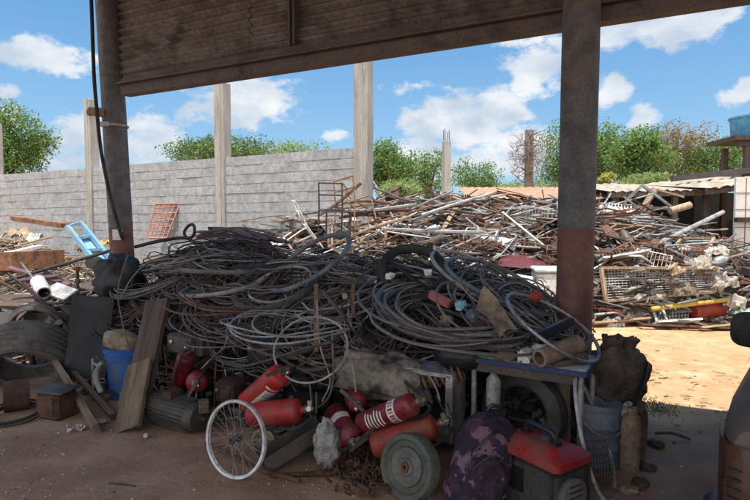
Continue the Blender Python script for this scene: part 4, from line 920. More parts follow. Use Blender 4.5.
rods('steel_pipe', [[A(-8, 285, -.35), A(50, 268, -.1), A(113, 250, .1)]], .022, m_steel_dark, 'long dark pipe sloping up from the left edge to the pole', 'pipe', 10)
rr = random.Random(77)
for i in range(46):                                       # random springy wire ends
    u = rr.uniform(-4.3, -.5); v = vfront(u) + rr.uniform(-.05, .5); z = Hnear(u, max(v, vfront(u) + .15)); p = uv(u, v, z); a = rr.uniform(0, 6.28)
    q = Uv * cos(a) * .3 - Vv * rr.uniform(.02, .2); pts = [p, p + q * .5 + Zv * rr.uniform(-.02, .08), p + q + Zv * rr.uniform(-.3, .02), p + q * 1.2 + Zv * rr.uniform(-.5, -.1)]
    if pts[-1].z < .05: continue
    rods('loose_wire', [curve(pts, 6)], rr.uniform(.003, .007), rr.choice([m_cable_grey, m_cable_pale, m_black, m_cable_brown]), 'loose wire end drooping from the front of the cable pile', 'wire', 5, 'loose wire ends on the pile front')

# ------------------------------------------------------------------ junk in front of the pile
def extinguisher(p0, p1, r, m, label, lab=0, roll=0, gauge=True):
    """bottom centre p0 to shoulder p1"""
    p0, p1 = V3(p0), V3(p1); h = (p1 - p0).length; t = E('fire_extinguisher', aim(p0, p1 - p0, (0, 0, 1), roll), label, 'fire extinguisher', 'fire extinguishers in the junk pile')
    b = MB(); b.lathe([(.01, .012), (r * .6, .012), (r * .86, 0), (r * .97, .012), (r, .03), (r, h - r * .62), (r * .95, h - r * .4), (r * .8, h - r * .18), (r * .52, h - .01), (r * .3, h), (.022, h + .004), (.022, h + .025), (.005, h + .026)], 28)
    O('cylinder', b, m, t, smooth=50)
    b = MB(); b.lathe([(.026, h + .02), (.03, h + .026), (.03, h + .04), (.02, h + .045), (.018, h + .085), (.01, h + .09)], 14); b.box((.03, 0, h + .06), (.05, .024, .03)); O('valve', b, m_brass, t)
    b = MB(); b.box((.065, 0, h + .105), (.14, .022, .007), TR((0, 0, 0), 0, 0, -.06)); b.box((.065, 0, h + .078), (.13, .024, .007), TR((0, 0, 0), 0, 0, .08)); O('lever', b, m_steel_dark, t)
    if gauge: b = MB(); b.lathe([(.019, 0), (.019, .012), (.005, .013)], 14, aim((0, .02, h + .06), (0, 1, 0))); O('gauge', b, m_chrome, t)
    b = MB(); b.tube(curve([(-.02, 0, h + .06), (-.07, .01, h + .06), (-r - .03, .015, h - .05), (-r - .022, .02, h * .62), (-r - .016, .02, h * .35)], 6), .011, 8); O('hose', b, m_black, t)
    def patch(z0, z1, a0, a1, mm, nm='label', off=.0022):
        q = MB(); q.strip([[V3(((r + off) * cos(a0 + (a1 - a0) * i / 10), (r + off) * sin(a0 + (a1 - a0) * i / 10), z0 + (z1 - z0) * j)) for i in range(11)] for j in (0, 1)]); return O(nm, q, mm, t, smooth=60)
    if lab == 1:                                          # white label, yellow block, dark rules
        patch(h * .3, h * .72, .5, 2.6, m_label); patch(h * .36, h * .5, .8, 1.8, m_label_y, 'label_block', .0034)
        for k in range(5): patch(h * (.54 + .03 * k), h * (.552 + .03 * k), .7, 2.3 - .2 * (k % 3), m_ink, 'label_print', .0034)
        patch(h * .76, h * .8, .3, 3.6, m_label, 'label_band')
    if lab == 2:
        patch(h * .62, h * .75, -.4, 2.9, m_label)
        for k in range(11): patch(h * .645, h * .725, -.25 + .28 * k, -.25 + .28 * k + .1 + .06 * (k % 2), m_ink_red if k % 3 else m_ink, 'label_print', .0034)
        for k in range(6): patch(h * (.22 + .055 * k), h * (.245 + .055 * k), .2 + .15 * (k % 3), 1.9 - .2 * (k % 2), m_label, 'label_print', .0024)
    if lab == 3: patch(h * .4, h * .6, .5, 2.2, m_label)
    return t
extinguisher(A(250, 416, -1.6), A(302, 410, -1.5), .087, m_red, 'bright red extinguisher lying level behind the bicycle wheel', 0, 1.2)
extinguisher(A(247, 403, -1.38), A(282, 373, -1.5), .085, m_red, 'red extinguisher with white and yellow label tilted above the level one', 1, 3.2)
extinguisher(A(362, 424, -1.38), A(416, 403, -1.5), .074, m_red_dark, 'crimson extinguisher with white lettered label band', 2, 2.2)
extinguisher(A(374, 446, -1.48), A(437, 424, -1.38), .086, m_red_orange, 'faded orange red extinguisher behind the round iron wheel', 0, 1.6)
extinguisher(A(336, 413, -1.2), A(351, 440, -1.55), .084, m_red_dark, 'dark wine red extinguisher pointing its valve at the floor', 3, .6)
extinguisher(A(353, 392, -.95), A(358, 404, -1.3), .07, m_red_dark, 'small dark red extinguisher seen end on above the wine red one', 0, 2.4)
extinguisher(A(178, 388, -1.2), A(187, 354, -1.3), .075, m_red_dark, 'dark red extinguisher standing upright behind the motor', 0, .8)
extinguisher(A(203, 374, -.95), A(196, 383, -1.36), .088, m_red_dark, 'dusty red extinguisher with its valve end facing out', 3, 4.2)
def bike_wheel(px, py, a, b, ang, v, label):
    M, Rr = ring_M(px, py, a, b, ang, v, flip=-1); M.translation.z = Rr * sqrt(1 - M.col[2][2] ** 2) + .016; t = E('bicycle_wheel', M, label, 'wheel')
    q = MB(); n = 56; vs = []; fs = []; prof = [(-.009, -.011), (.008, -.013), (.011, 0), (.008, .013), (-.009, .011), (-.003, 0)]
    for i in range(n):
        th = 2 * pi * i / n
        for dr, dz in prof: vs.append(V3(((Rr + dr) * cos(th), (Rr + dr) * sin(th), dz)))
    k = len(prof)
    for i in range(n):
        for j in range(k): fs.append((i * k + j, i * k + (j + 1) % k, ((i + 1) % n) * k + (j + 1) % k, ((i + 1) % n) * k + j))
    q.add(vs, fs); O('rim', q, m_plastic_white, t)
    q = MB(); q.lathe([(.006, -.06), (.006, -.04), (.03, -.035), (.03, -.028), (.014, -.025), (.014, .025), (.03, .028), (.03, .035), (.006, .04), (.006, .06)], 12); O('hub', q, m_steel_dark, t)
    q = MB()
    for i in range(32):
        th = 2 * pi * i / 32; s = 1 if i % 2 else -1; h2 = th + (.9 if (i // 2) % 2 else -.9)
        q.tube([V3((.028 * cos(h2), .028 * sin(h2), .03 * s)), V3((Rr * cos(th), Rr * sin(th), 0))], .0016, 3)
    O('spokes', q, m_zinc, t)
bike_wheel(235.5, 434, 37.5, 27.5, 80, -1.93, 'bare white bicycle wheel leaning before the red extinguishers')
# electric motor
def motor():
    p = A(152, 416, -1.45); q = A(199, 412, -1.5); ax = (q - p); L_ = ax.length; p.z = .135; q.z = .13; t = E('electric_motor', aim(p, q - p, (0, 0, 1)), 'dirty finned electric motor lying in front of the extinguishers', 'motor')
    b = MB(); b.lathe([(.02, 0), (.1, 0), (.115, .02), (.115, L_ - .03), (.1, L_), (.03, L_ + .005), (.016, L_ + .01), (.016, L_ + .06), (.002, L_ + .06)], 22); O('housing', b, m_steel_dark, t)
    b = MB()
    for i in range(26): th = 2 * pi * i / 26; b.box((.122, 0, L_ / 2), (.022, .005, L_ * .72), Matrix.Rotation(th, 4, 'Z'))
    O('fins', b, m_steel_dark, t)
    b = MB(); b.box((0, .0, 0), (.12, .1, .08), aim((.0, .125, L_ * .45), (0, 1, 0))); O('terminal_box', b, m_rust, t)
motor()
b = MB(); b.bbox((0, 0, .05), (.075, .06, .1), .006); O('junction_box', b, m_brass, None, TR(A(204, 412, -1.5), .3, .2), 'small tan junction box hanging by the motor', 'box')
# planks
plank('timber_plank', gnd(131, 427) + Zv * .02, A(158, 300, -1.05), .245, .045, m_wood_dark, 'broad dark plank leaning against the left end of the pile', up=(.3, 1, 0))
plank('timber_plank', gnd(130, 430) + V3((0, -.06, .02)), A(140, 362, -1.42), .25, .03, m_wood, 'short brown board propped on the broad plank foot', up=(.3, 1, 0))
plank('timber_plank', gnd(97, 434) + Zv * .03, A(53, 358, -1.15), .085, .05, m_wood, 'narrow worn plank leaning before the black sheet', up=(1, .4, .3))
plank('timber_plank', gnd(113, 420) + Zv * .03, A(66, 364, -1.1), .065, .04, m_wood_dark, 'second narrow plank behind the worn one', up=(1, .4, .3))
# bucket
def bucket():
    c = A(134, 412, -1.05); c.z = 0.; t = E('plastic_bucket', TR(c) @ Matrix.Diagonal((1.14, 1.14, .96, 1)), 'blue ribbed plastic bucket behind the broad plank', 'bucket'); h = .50; r0, r1 = .172, .215
    b = MB(); b.lathe([(.01, .0), (r0, 0), (r0 + .004, .02), (r1 - .012, h - .1), (r1, h - .098), (r1, h - .085), (r1 - .008, h - .083), (r1 - .006, h - .05), (r1 + .006, h - .048), (r1 + .006, h - .035), (r1, h - .033), (r1 + .002, h - .008), (r1 + .01, h - .006), (r1 + .01, h), (r1 - .01, h), (r0 - .012, .02), (.01, .015)], 36, cap=False); O('body', b, m_blue_bucket, t, smooth=50)
    b = MB(); b.tube([V3((r1 * 1.04 * cos(a), r1 * 1.04 * sin(a) * .4 - .15, h - .07 - .16 * sin(a))) for a in [pi * i / 16 for i in range(17)]], .004, 5); O('handle', b, m_zinc, t)
bucket()
# black sheet and post
b = MB(); b.strip([[V3((-.24 + .48 * i / 8, .02 * mnoise.noise(V3((i * .4, j * .5, 0))), .78 * j / 8)) for i in range(9)] for j in range(9)]); n0 = list(b.v); b.add([(x, y + .008, z) for x, y, z in n0], [f[::-1] for f in b.f])
O('black_sheet', b, m_black_sheet, None, TR(A(84, 378, -1.2), YAW + .2, -.14, .03), 'plain black rectangular sheet standing upright at the left', 'sheet')
t = E('steel_post', TR(A(78, 300, -.25)), 'short dark post with bolted collars behind the black sheet', 'post')
b = MB(); b.lathe([(.02, -.2), (.02, .4)], 10); O('shaft', b, m_steel_dark, t)
b = MB(); [b.lathe([(.02, z), (.034, z), (.034, z + .05), (.02, z + .05)], 8) for z in (.1, .2, .36)]; b.box((0, 0, .385), (.12, .02, .02)); O('collars', b, m_rust, t)
# tarp bag, tan sack, dented panel
def blob(name, p, d, m, label, cat, amp=.25, fr=2., seed=0, rz=0, rx=0, ry=0, n=32, k=20, pw=1.0, flat=True):
    b = MB(); b.ell((0, 0, d[2]), d, n, k, amp, fr, seed, pw=pw)
    return O(name, b, m, None, TR(p, rz, rx, ry), label, cat, smooth=75)
m_tank = mat('dented dusty panel', (.235, .195, .155), (.16, .13, .105), 4, rough=.9, bump=.5, bscale=30, dust=(.035, .028, .024), dlo=.47, dhi=.6)
blob('tarpaulin_bag', A(119, 304, -.55), (.24, .22, .27), m_tarp, 'shiny black tarpaulin bundle at the left end of the cable pile', 'bag', .3, 2.4, 5)
blob('cloth_sack', A(121, 351, -1.16), (.19, .10, .095), m_canvas, 'tan cloth sack lying above the blue bucket', 'sack', .12, 1.5, 2, YAW, 0, .12, pw=.7)
t = blob('dented_panel', A(380, 397, -1.04), (.37, .13, .16), m_tank, 'dusty tan dented tank under the heavy coils', 'tank', .24, 2.3, 9, YAW, 0, .06, pw=.7, n=44, k=28)
blob('plastic_cover', A(462, 372, -.9), (.2, .16, .13), m_gloss_black, 'black rounded plastic cover under the coils left of the table', 'cover', .06, 1.5, 3, YAW)
blob('plastic_bag', A(327, 468, -1.62), (.085, .07, .155), mat('clear dirty plastic', (.28, .26, .24), (.16, .15, .14), 14, rough=.35, bump=.8, bscale=22), 'crumpled grey plastic bag beside the steel channel', 'bag', .26, 2.2, 6, n=44, k=30)
O('crumpled_paper', cloth(.075, .06, 3, .1), m_paper, None, TR(gnd(76, 430) - Zv * .015, .5), 'white crumpled paper on the dirt before the narrow planks', 'paper', smooth=30)
blob('crumpled_paper', gnd(100, 423), (.05, .04, .016), m_paper, 'small white scrap of paper right of the planks', 'paper', .5, 3, 4)
blob('paper_ball', gnd(146, 438), (.02, .02, .018), m_paper, 'tiny white ball on the dirt before the broad plank', 'paper', .2, 3, 4)
# mudguards at far left
def mudguard(c, Rr, w, a0, a1, M, label):
    b = MB(); rows = []; n = 26
    for s in (0, 1):
        rows = []
        for i in range(n + 1):
            a = a0 + (a1 - a0) * i / n; row = []
            for j in range(17):
                f = j / 16; g = .03 * (abs(((f * 6) % 1) - .5) * 2) - .05 * (2 * f - 1) ** 4 - .012 * s; rr_ = Rr + g
                row.append(V3((rr_ * cos(a), (f - .5) * w, rr_ * sin(a))))
            rows.append(row if s == 0 else row[::-1])
        b.strip(rows)
    return O('mudguard', b, m_mudguard, None, M, label, 'mudguard', smooth=60)
def YM(p, y, x=(1, 0, 0)):
    y = V3(y).normalized(); z = V3(x).cross(y).normalized(); x = y.cross(z); M = Matrix((x, y, z)).transposed().to_4x4(); M.translation = V3(p); return M
BIG_TYRE = (A(27, 360, -1.25), (-.25, .74, .62))
mudguard(None, .30, .12, .35, 3.0, YM(A(38, 330, -.75), (-.1, .9, .25), (1, -.3, 0)), 'narrow arched mudguard behind the big worn tyre')
# white pipe
t = E('plastic_pipe', aim(A(44, 293, -.55), V3((-.55, .6, .28))), 'short fat white pipe with a dark open mouth at the left', 'pipe')
b = MB(); b.lathe([(.062, 0), (.078, 0), (.078, .05), (.084, .055), (.084, .34), (.07, .36), (.062, .36)], 24, cap=False); O('shell', b, m_plastic_white, t)
b = MB(); b.lathe([(.062, .36), (.06, .002), (.055, .05), (.01, .2)], 24, cap=False); O('bore_fill', b, m_black, t)  # black cone in the mouth; the hole's shade is put in its colour
# flat panels and rails in the left junk
LEFT = [(A(-20, 300, -.6), A(52, 303, -.5), .22, m_wood_dark, 'brown board lying under the white pipe'), (A(-20, 286, -.3), A(60, 276, -.2), .06, m_cable_plum, 'plum painted rail above the white pipe'), (A(10, 268, .2), A(70, 285, -.2), .05, m_cable_plum, 'thin plum rail crossing behind the white pipe'),
        (A(-15, 322, -.8), A(20, 320, -.75), .3, m_steel_dark, 'dark steel plate at the left edge'), (A(50, 288, -.4), A(72, 296, -.4), .2, m_zinc, 'grey plate beside the short dark post')]
for p0, p1, w, m, lab in LEFT: plank('rail' if 'rail' in lab else 'board', p0, p1, w, .04, m, lab, 'rail' if 'rail' in lab else 'board', up=(0, -.7, 1))
rr = random.Random(55)
for i in range(40):
    u = rr.uniform(-7.2, -4.5); v = rr.uniform(-.9, .8); p = uv(u, v, Hnear(u, v) + rr.uniform(.0, .1)); q = (Uv * rr.gauss(0, 1) + Vv * rr.gauss(0, .6) + Zv * rr.gauss(0, .25)).normalized() * rr.uniform(.25, .6)
    rods('steel_bar', [[p - q, p + q]], rr.uniform(.012, .03), rr.choice([m_steel_dark, m_rust, m_zinc, m_black, m_cable_plum]), 'dusty metal bar jumbled in the left end of the junk pile', 'bar', 6, 'jumbled bars at the left end')
rr = random.Random(56)
for i in range(22):
    u = rr.uniform(-7, -4.6); v = rr.uniform(-.8, .6); b = MB(); b.ell((0, 0, 0), (.2, .16, .035), 16, 8, .25, 2, i * 3.3)
    O('bent_plate', b, rr.choice([m_steel_dark, m_rust, m_zinc, m_mudguard]), None, TR(uv(u, v, Hnear(u, v) + .05), rr.uniform(0, 6), rr.gauss(0, .5), rr.gauss(0, .5)), 'bent sheet metal plate in the left end of the junk pile', 'plate', 'bent plates at the left end')
for px, py, v, d, m, lab in ((192, 345, -1.12, (.42, .2, .17), m_steel_dark, 'dark grey appliance box under the left wire loops'), (268, 352, -1.05, (.3, .2, .2), m_gloss_black, 'black plastic casing in the hollow above the tilted extinguisher'), (310, 400, -1.15, (.36, .16, .12), m_gloss_black, 'low black box behind the level extinguisher'), (232, 392, -1.2, (.2, .18, .18), m_rust, 'rusty motor block behind the bicycle wheel')):
    b = MB(); b.bbox((0, 0, d[2] / 2), d, .018); b.box((d[0] * .1, -d[1] / 2 - .004, d[2] * .5), (d[0] * .5, .012, d[2] * .45)); t = E('metal_box', TR(A(px, py + d[2] * 50, v), YAW + .15 * sin(px), .06 * sin(py)), lab, 'box')
    O('body', b, m, t); b = MB(); b.lathe([(.004, 0), (.02, 0), (.02, .015), (.004, .018)], 12, aim((-d[0] * .32, -d[1] / 2 - .001, d[2] * .6), (0, -1, 0))); O('knob', b, m_chrome, t)
# stone box, coil of pipe, metal chair frame
t = E('metal_casing', TR(gnd(50, 421) + V3((0, .10, 0)), YAW + .1), 'dusty square metal casing on the dirt in front of the big tyre', 'casing')
b = MB(); b.bbox((0, 0, .11), (.25, .2, .22), .02); b.box((0, -.102, .11), (.17, .01, .12)); b.box((.08, -.108, .18), (.04, .02, .02)); O('body', b, m_rust, t); b = MB(); b.bbox((0.01, .015, .232), (.27, .22, .02), .006, TR((0, 0, 0), .12, .05)); O('lid', b, m_steel_dark, t)
rods('rusty_drum', [[gnd(4, 412) + Zv * .13, gnd(30, 408) + Zv * .13]], .13, m_rust, 'rusty brown drum lying beside the square casing', 'drum', 20)
M, Rr = ring_M(14, 414, 24, 9, 0, -1.75); b = MB(); [b.torus(Rr * k, .009, Matrix.Translation((0, 0, .02 * j)), 36, 6) for j, k in enumerate((1, .97, 1.02))]
O('hose_coil', b, m_black, None, TR(gnd(14, 418) + Zv * .02, 0, .12), 'ring of black hose lying on the dirt at the left edge', 'hose')
t = E('chair_frame', TR(A(98, 392, -1.32), YAW), 'small pale chair frame hooked beside the blue bucket', 'chair')
b = MB(); b.tube([(-.06, 0, -.02), (-.06, 0, .30)], .012, 6); b.tube([(-.06, 0, .26), (.04, -.02, .25), (.1, -.02, .29)], .012, 6); b.tube([(-.06, 0, .08), (.03, -.02, .09)], .012, 6); O('frame', b, m_zinc, t)
b = MB(); b.tube(curve([(.09, -.02, .29), (.04, -.04, .2), (.05, -.04, .1), (.10, -.04, .02)], 6), [.02] * 6 + [.025] * 13, 8); O('arm', b, m_cable_pale, t)
# square rusty frame on the pile front, wheel disc, channel, bars on ground
t = E('steel_frame', TR(A(334, 330, -1.1)), 'rusty tan square frame standing on the pile front', 'frame'); o = A(334, 330, -1.1)
b = MB(); k = [A(316, 352, -1.15), A(316, 284, -1.05), A(353, 284, -.95), A(353, 318, -1.05)]
b.bar(k[0] - o, k[1] - o, .032, .03); O('post', b, m_wood, t); b = MB(); b.bar(A(316, 318, -1.12) - o, A(352, 320, -1.05) - o, .03, .03); b.bar(k[2] - o, k[3] - o, .025, .025); b.bar(A(322, 290, -1.1) - o, A(345, 318, -1.1) - o, .022, .022); O('rails', b, m_wood_dark, t)
t = E('pulley_disc', aim(A(265, 440, -1.6), V3((-.25, -1, .1))), 'tan cast disc behind the bicycle wheel rim', 'disc')
b = MB(); b.lathe([(.01, -.02), (.075, -.02), (.085, 0), (.085, .03), (.07, .035), (.065, .02), (.03, .02), (.028, .04), (.01, .04)], 26); O('disc', b, m_canvas, t)
b = MB(); [b.lathe([(.008, .02), (.008, .03)], 8, Matrix.Translation((.05 * cos(a), .05 * sin(a), 0))) for a in [2 * pi * i / 5 for i in range(5)]]; O('bolts', b, m_rust, t)
def channel():
    p0 = gnd(262, 470) + Zv * .05; p1 = A(322, 424, -1.42); ax = (p1 - p0); L_ = ax.length; M = aim(p0, ax, (0, 0, 1)); t = E('steel_channel', M, 'dark steel channel slanting up from the dirt behind the wheel', 'channel')
    b = MB(); w, h = .15, .10
    b.box((0, -h / 2, L_ / 2), (w, .008, L_)); b.box((-w / 2, 0, L_ / 2), (.008, h, L_)); b.box((w / 2, .0, L_ / 2), (.008, h, L_)); O('web', b, m_steel_dark, t)
    b = MB(); b.add([(w / 2 + .006, -h / 2, .08), (w / 2 + .006, -h / 2 - .16, L_ * .86), (w / 2 + .006, -h / 2, L_ * .95), (w / 2 + .012, -h / 2, .08), (w / 2 + .012, -h / 2 - .16, L_ * .86), (w / 2 + .012, -h / 2, L_ * .95)], [(0, 1, 2), (5, 4, 3), (0, 3, 4, 1), (1, 4, 5, 2), (2, 5, 3, 0)]); O('gusset', b, m_steel_dark, t)
channel()
rods('steel_rod', [[gnd(206, 446) + Zv * .02, gnd(262, 474) + Zv * .02, gnd(300, 484) + Zv * .02]], .014, m_rust, 'rusty rod lying on the dirt under the bicycle wheel', 'rod')
rods('steel_rod', [[gnd(270, 478) + Zv * .02, gnd(345, 476) + Zv * .02]], .016, m_rust, 'rusty rod lying on the dirt before the plastic bag', 'rod')
rods('steel_rod', [[gnd(345, 478) + Zv * .02, gnd(372, 498) + Zv * .03]], .014, m_steel_dark, 'dark rod pointing at the viewer beside the chain', 'rod')
rods('dry_stick', [[gnd(109, 484) + Zv * .006, gnd(122, 486) + Zv * .012, gnd(135, 487) + Zv * .006]], .006, m_wood_dark, 'thin dry stick alone on the bare dirt', 'stick', 5)
# chain heap
b = MB(); rr = random.Random(9)
for i in range(150):
    px = rr.gauss(362, 18); py = rr.gauss(476, 11); p = gnd(px, max(458, min(499, py))) + Zv * rr.uniform(.01, .08); b.torus(.022, .0065, TR(p, rr.uniform(0, 6), rr.uniform(0, 3), rr.uniform(0, 3)), 10, 5, .65)
OB('chain', b, m_rust, 'heap of rusty chain links on the dirt left of the iron wheel', 'chain', kind='stuff')
# iron wheel
M, Rr = ring_M(411, 465, 35.5, 26, 84, -1.72, flip=1)
def iron_wheel():
    p = A(410, 465, -1.7); p.z = .192; n = V3((-.62, -.72, .22)).normalized(); t = E('iron_wheel', aim(p, n, (0, 0, 1)), 'round grey green iron pulley wheel standing before the extinguishers', 'wheel')
    r = .188; b = MB(); b.lathe([(.02, -.05), (r * .9, -.05), (r, -.035), (r, .035), (r * .96, .05), (r * .82, .05), (r * .76, .034), (r * .6, .03), (r * .56, .02)], 44, cap=False); O('rim', b, m_stone_green, t, smooth=35)
    b = MB(); b.lathe([(r * .58, .018), (r * .57, .04), (r * .5, .046), (r * .28, .04), (r * .26, .05), (r * .16, .052), (r * .15, .01), (.004, .005)], 32, cap=False); O('disc', b, m_mudguard, t, smooth=35)
    b = MB(); b.lathe([(.03, .0), (.03, .056), (.012, .056), (.012, .01)], 6); O('hub_nut', b, m_rust, t)
iron_wheel()
# backpack
def backpack():
    p = A(466, 500, -1.72); p.z = .0; t = E('backpack', TR(p, .1, -.24, .40), 'dark purple patterned backpack slumped below the table', 'backpack')
    b = MB(); b.ell((0, 0, .27), (.165, .12, .285), 36, 24, .13, 2.3, 3, pw=.72); O('body', b, m_fabric_purple, t, smooth=75)
    b = MB(); b.ell((0, -.085, .19), (.125, .07, .16), 28, 18, .1, 2.4, 5, pw=.75); O('pocket', b, m_fabric_purple, t, smooth=75)
    b = MB(); b.tube(curve([(-.11, -.115, .33), (-.06, -.128, .43), (.0, -.115, .475), (.07, -.11, .44), (.12, -.10, .34)], 6), .007, 6); b.tube(curve([(-.10, -.15, .25), (-.04, -.168, .335), (.05, -.165, .335), (.11, -.14, .25)], 6), .005, 6); O('zip', b, m_gloss_black, t)
    b = MB(); b.tube(curve([(-.05, .03, .53), (-.04, .0, .6), (.04, .0, .6), (.05, .03, .53)], 6), .012, 7); O('handle', b, m_gloss_black, t)
    b = MB(); b.tube(curve([(.1, .08, .5), (.2, .02, .42), (.22, .02, .22), (.15, .05, .06)], 6), .016, 7); O('strap', b, m_gloss_black, t)
backpack()
# table
def table():
    a = V3((.655, 3.66, .70)); c = V3((1.285, 3.28, .70)); ux = (c - a); L_ = ux.length; yaw = atan2(ux.y, ux.x); t = E('school_table', TR((a.x, a.y, 0), yaw), 'small worn table with a blue edge holding scrap at the pile end', 'table')
    b = MB(); b.bbox((L_ / 2, .24, .685), (L_ + .02, .5, .026), .006); O('tabletop', b, m_plastic_white, t)
    b = MB(); b.box((L_ / 2, -.014, .684), (L_ + .03, .012, .032)); b.box((L_ + .017, .24, .684), (.012, .5, .032)); b.box((-.017, .24, .684), (.012, .5, .032)); O('edge_band', b, m_blue_edge, t)
    b = MB(); b.box((L_ / 2, .012, .634), (L_ - .05, .025, .055)); b.box((L_ / 2, .46, .634), (L_ - .05, .025, .055)); O('apron', b, m_steel_dark, t)
    for x in (.02, L_ - .02):
        for y in (.015, .46): q = MB(); q.tube([(x, y, 0), (x, y, .672)], .019, 10); O('leg', q, m_zinc, t)
    b = MB(); b.box((L_ * .5, .2, .5), (L_ - .07, .34, .012)); O('shelf', b, m_steel_dark, t) if False else None
    return t, yaw, a, L_
T_, tyaw, ta, tL = table()
def ontab(x, y, z=.70): return V3((ta.x, ta.y, 0)) + Matrix.Rotation(tyaw, 3, 'Z') @ V3((x, y, z))
def table_things():
    t = E('pipe_section', aim(ontab(.48, -.07, .765), (ontab(.66, .26, .82) - ontab(.48, -.07, .765))) @ Matrix.Scale(1.15, 4), 'rusty tan pipe section lying end on upon the table', 'pipe')
    b = MB(); b.lathe([(.035, 0), (.05, 0), (.052, .02), (.05, .035), (.05, .27), (.056, .28), (.056, .31), (.04, .32), (.035, .32)], 22, cap=False); O('shell', b, m_clay, t); b = MB(); b.lathe([(.035, .32), (.034, .003), (.005, .05)], 20, cap=False); O('bore_fill', b, m_rust, t)
    b = MB(); b.bbox((0, 0, 0), (.36, .07, .06), .008); O('black_bar', b, m_gloss_black, None, aim(at(553, 330, 3.5), V3((0, .25, 1)).cross(at(574, 321, 3.6) - at(533, 339, 3.42)).cross(at(574, 321, 3.6) - at(533, 339, 3.42)) * -1, at(574, 321, 3.6) - at(533, 339, 3.42)) @ Matrix.Rotation(pi / 2, 4, 'Z'), 'black square bar lying across the scrap on the table', 'bar')
    items = [(.24, .02, .06, m_canvas, 'brown gear casting at the left of the table top', 0), (.36, .05, .07, m_white, 'pale grey casting beside the brown gear casting', 1), (.30, .10, .06, m_black, 'black rubber lump in the middle of the table', 2), (.44, .16, .08, m_plastic_white, 'whitish plastic housing behind the black lump', 3), (.58, .22, .08, m_greyblue, 'blue grey motor cap behind the pipe section', 4), (.16, .12, .09, m_rust, 'rusty casting at the back of the table', 5), (.66, .2, .06, m_wood, 'tan wooden block at the right end of the table', 6)]
    for x, y, s, m, lab, i in items:
        b = MB(); b.ell((0, 0, s * .6), (s, s * .75, s * .62), 16, 10, .4, 2.6, i * 2.1, pw=.7); O('metal_casting' if i != 6 else 'wood_block', b, m, None, TR(ontab(x, y), i), lab, 'casting' if i != 6 else 'block', smooth=30)
    rods('green_cord', [curve([ontab(-.12, -.02, .715), ontab(.0, .0, .712), ontab(.12, -.005, .71), ontab(.22, .03, .708)], 6)], .005, mat('green cord', (.06, .3, .12), None, rough=.5), 'bright green cord lying over the left corner of the table', 'cord')
    plank('timber_plank', ontab(.54, .02, .72), ontab(.68, .2, .72), .06, .03, m_wood, 'short wood strip under the pipe section')
    # scraps lying in the heavy coils
    b = MB(); b.bbox((0, 0, 0), (.19, .05, .07), .008); O('red_block', b, mat('brick red', (.35, .11, .09), (.25, .09, .08), 8), None, TR(A(440, 299, -.75), YAW - .2, .2, .35), 'brick red block lying in the heavy coil', 'block')
    for i, (px, py, s, m, lab) in enumerate([(446, 320, .05, m_wood_pale, 'cream plastic fitting in the heavy coil'), (461, 305, .05, m_blue_pale, 'pale blue fitting in the heavy coil'), (473, 316, .06, m_greyblue, 'grey blue cap in the heavy coil'), (478, 325, .07, m_rust, 'brown lump of rust in the heavy coil'), (390, 276, .04, m_white, 'white scrap left of the inner tube'), (372, 280, .05, m_chrome, 'shiny bent metal bit left of the inner tube'), (428, 272, .035, m_white, 'white scrap inside the inner tube'), (364, 254, .032, m_wood_pale, 'small tan scrap on the pile crest'), (345, 296, .03, m_wood_pale, 'small tan bit beside the rusty square frame'), (204, 330, .05, m_chrome, 'shiny metal bit deep in the left pile'), (536, 296, .045, m_red_orange, 'small orange red fitting above the table')]):
        b = MB(); b.ell((0, 0, 0), (s, s * .8, s * .7), 12, 8, .45, 2.6, i * 1.7, pw=.7); O('small_fitting', b, m, None, TR(A(px, py, -.82 if py > 290 else -.5), i), lab, 'fitting', smooth=30)
    # cardboard like flap right of the coil
    b = MB(); c = [A(484, 286, -.86), A(518, 327, -.98), A(500, 336, -1.02), A(476, 306, -.95)]; b.strip([[c[0].lerp(c[3], i / 5).lerp(c[1].lerp(c[2], i / 5), j / 5) + Zv * .02 * sin(i + j) for i in range(6)] for j in range(6)]); OB('canvas_flap', b, m_canvas, 'tan canvas flap folded over the right of the heavy coil', 'canvas')
table_things()
# appliance and tyres beneath table
t = E('metal_cabinet', TR(A(425, 440, -1.12) * 1.0, YAW), 'grey metal cabinet with dark open front behind the iron wheel', 'cabinet'); t.location.z = .12
b = MB(); w, h, dd = .34, .46, .3
b.box((-w / 2, dd / 2, h / 2), (.02, dd, h)); b.box((w / 2, dd / 2, h / 2), (.05, dd, h)); b.box((0, dd / 2, h), (w + .04, dd, .025)); b.box((0, dd / 2, .01), (w, dd, .02)); O('shell', b, m_zinc, t)
b = MB(); b.box((0, dd, h / 2), (w, .01, h)); O('back', b, m_black_sheet, t)
t = E('coil_spring', aim(A(405, 386, -1.12), A(468, 372, -1.0) - A(405, 386, -1.12)), 'rusty coil spring lying under the black cover', 'spring'); L_ = .42
b = MB(); b.tube([V3((.055 * cos(a), .055 * sin(a), L_ * i / 160)) for i, a in [(i, 2 * pi * i / 16) for i in range(161)]], .009, 7); O('spring_wire', b, m_rust_light, t)
b = MB(); b.lathe([(.018, -.02), (.018, L_)], 10); O('core_rod', b, m_steel_dark, t)
def car_tyre(M, label, Rr=.29, w=.17):
    t = E('car_tyre', M, label, 'tyre', 'car tyres in the junk pile'); b = MB(); b.lathe([(Rr * .62, -w * .36), (Rr * .7, -w * .48), (Rr * .9, -w * .5), (Rr * .98, -w * .42), (Rr, -w * .2), (Rr, w * .2), (Rr * .98, w * .42), (Rr * .9, w * .5), (Rr * .7, w * .48), (Rr * .62, w * .36), (Rr * .62, -w * .36)], 40, cap=False); O('carcass', b, m_rubber_grey, t, smooth=50)
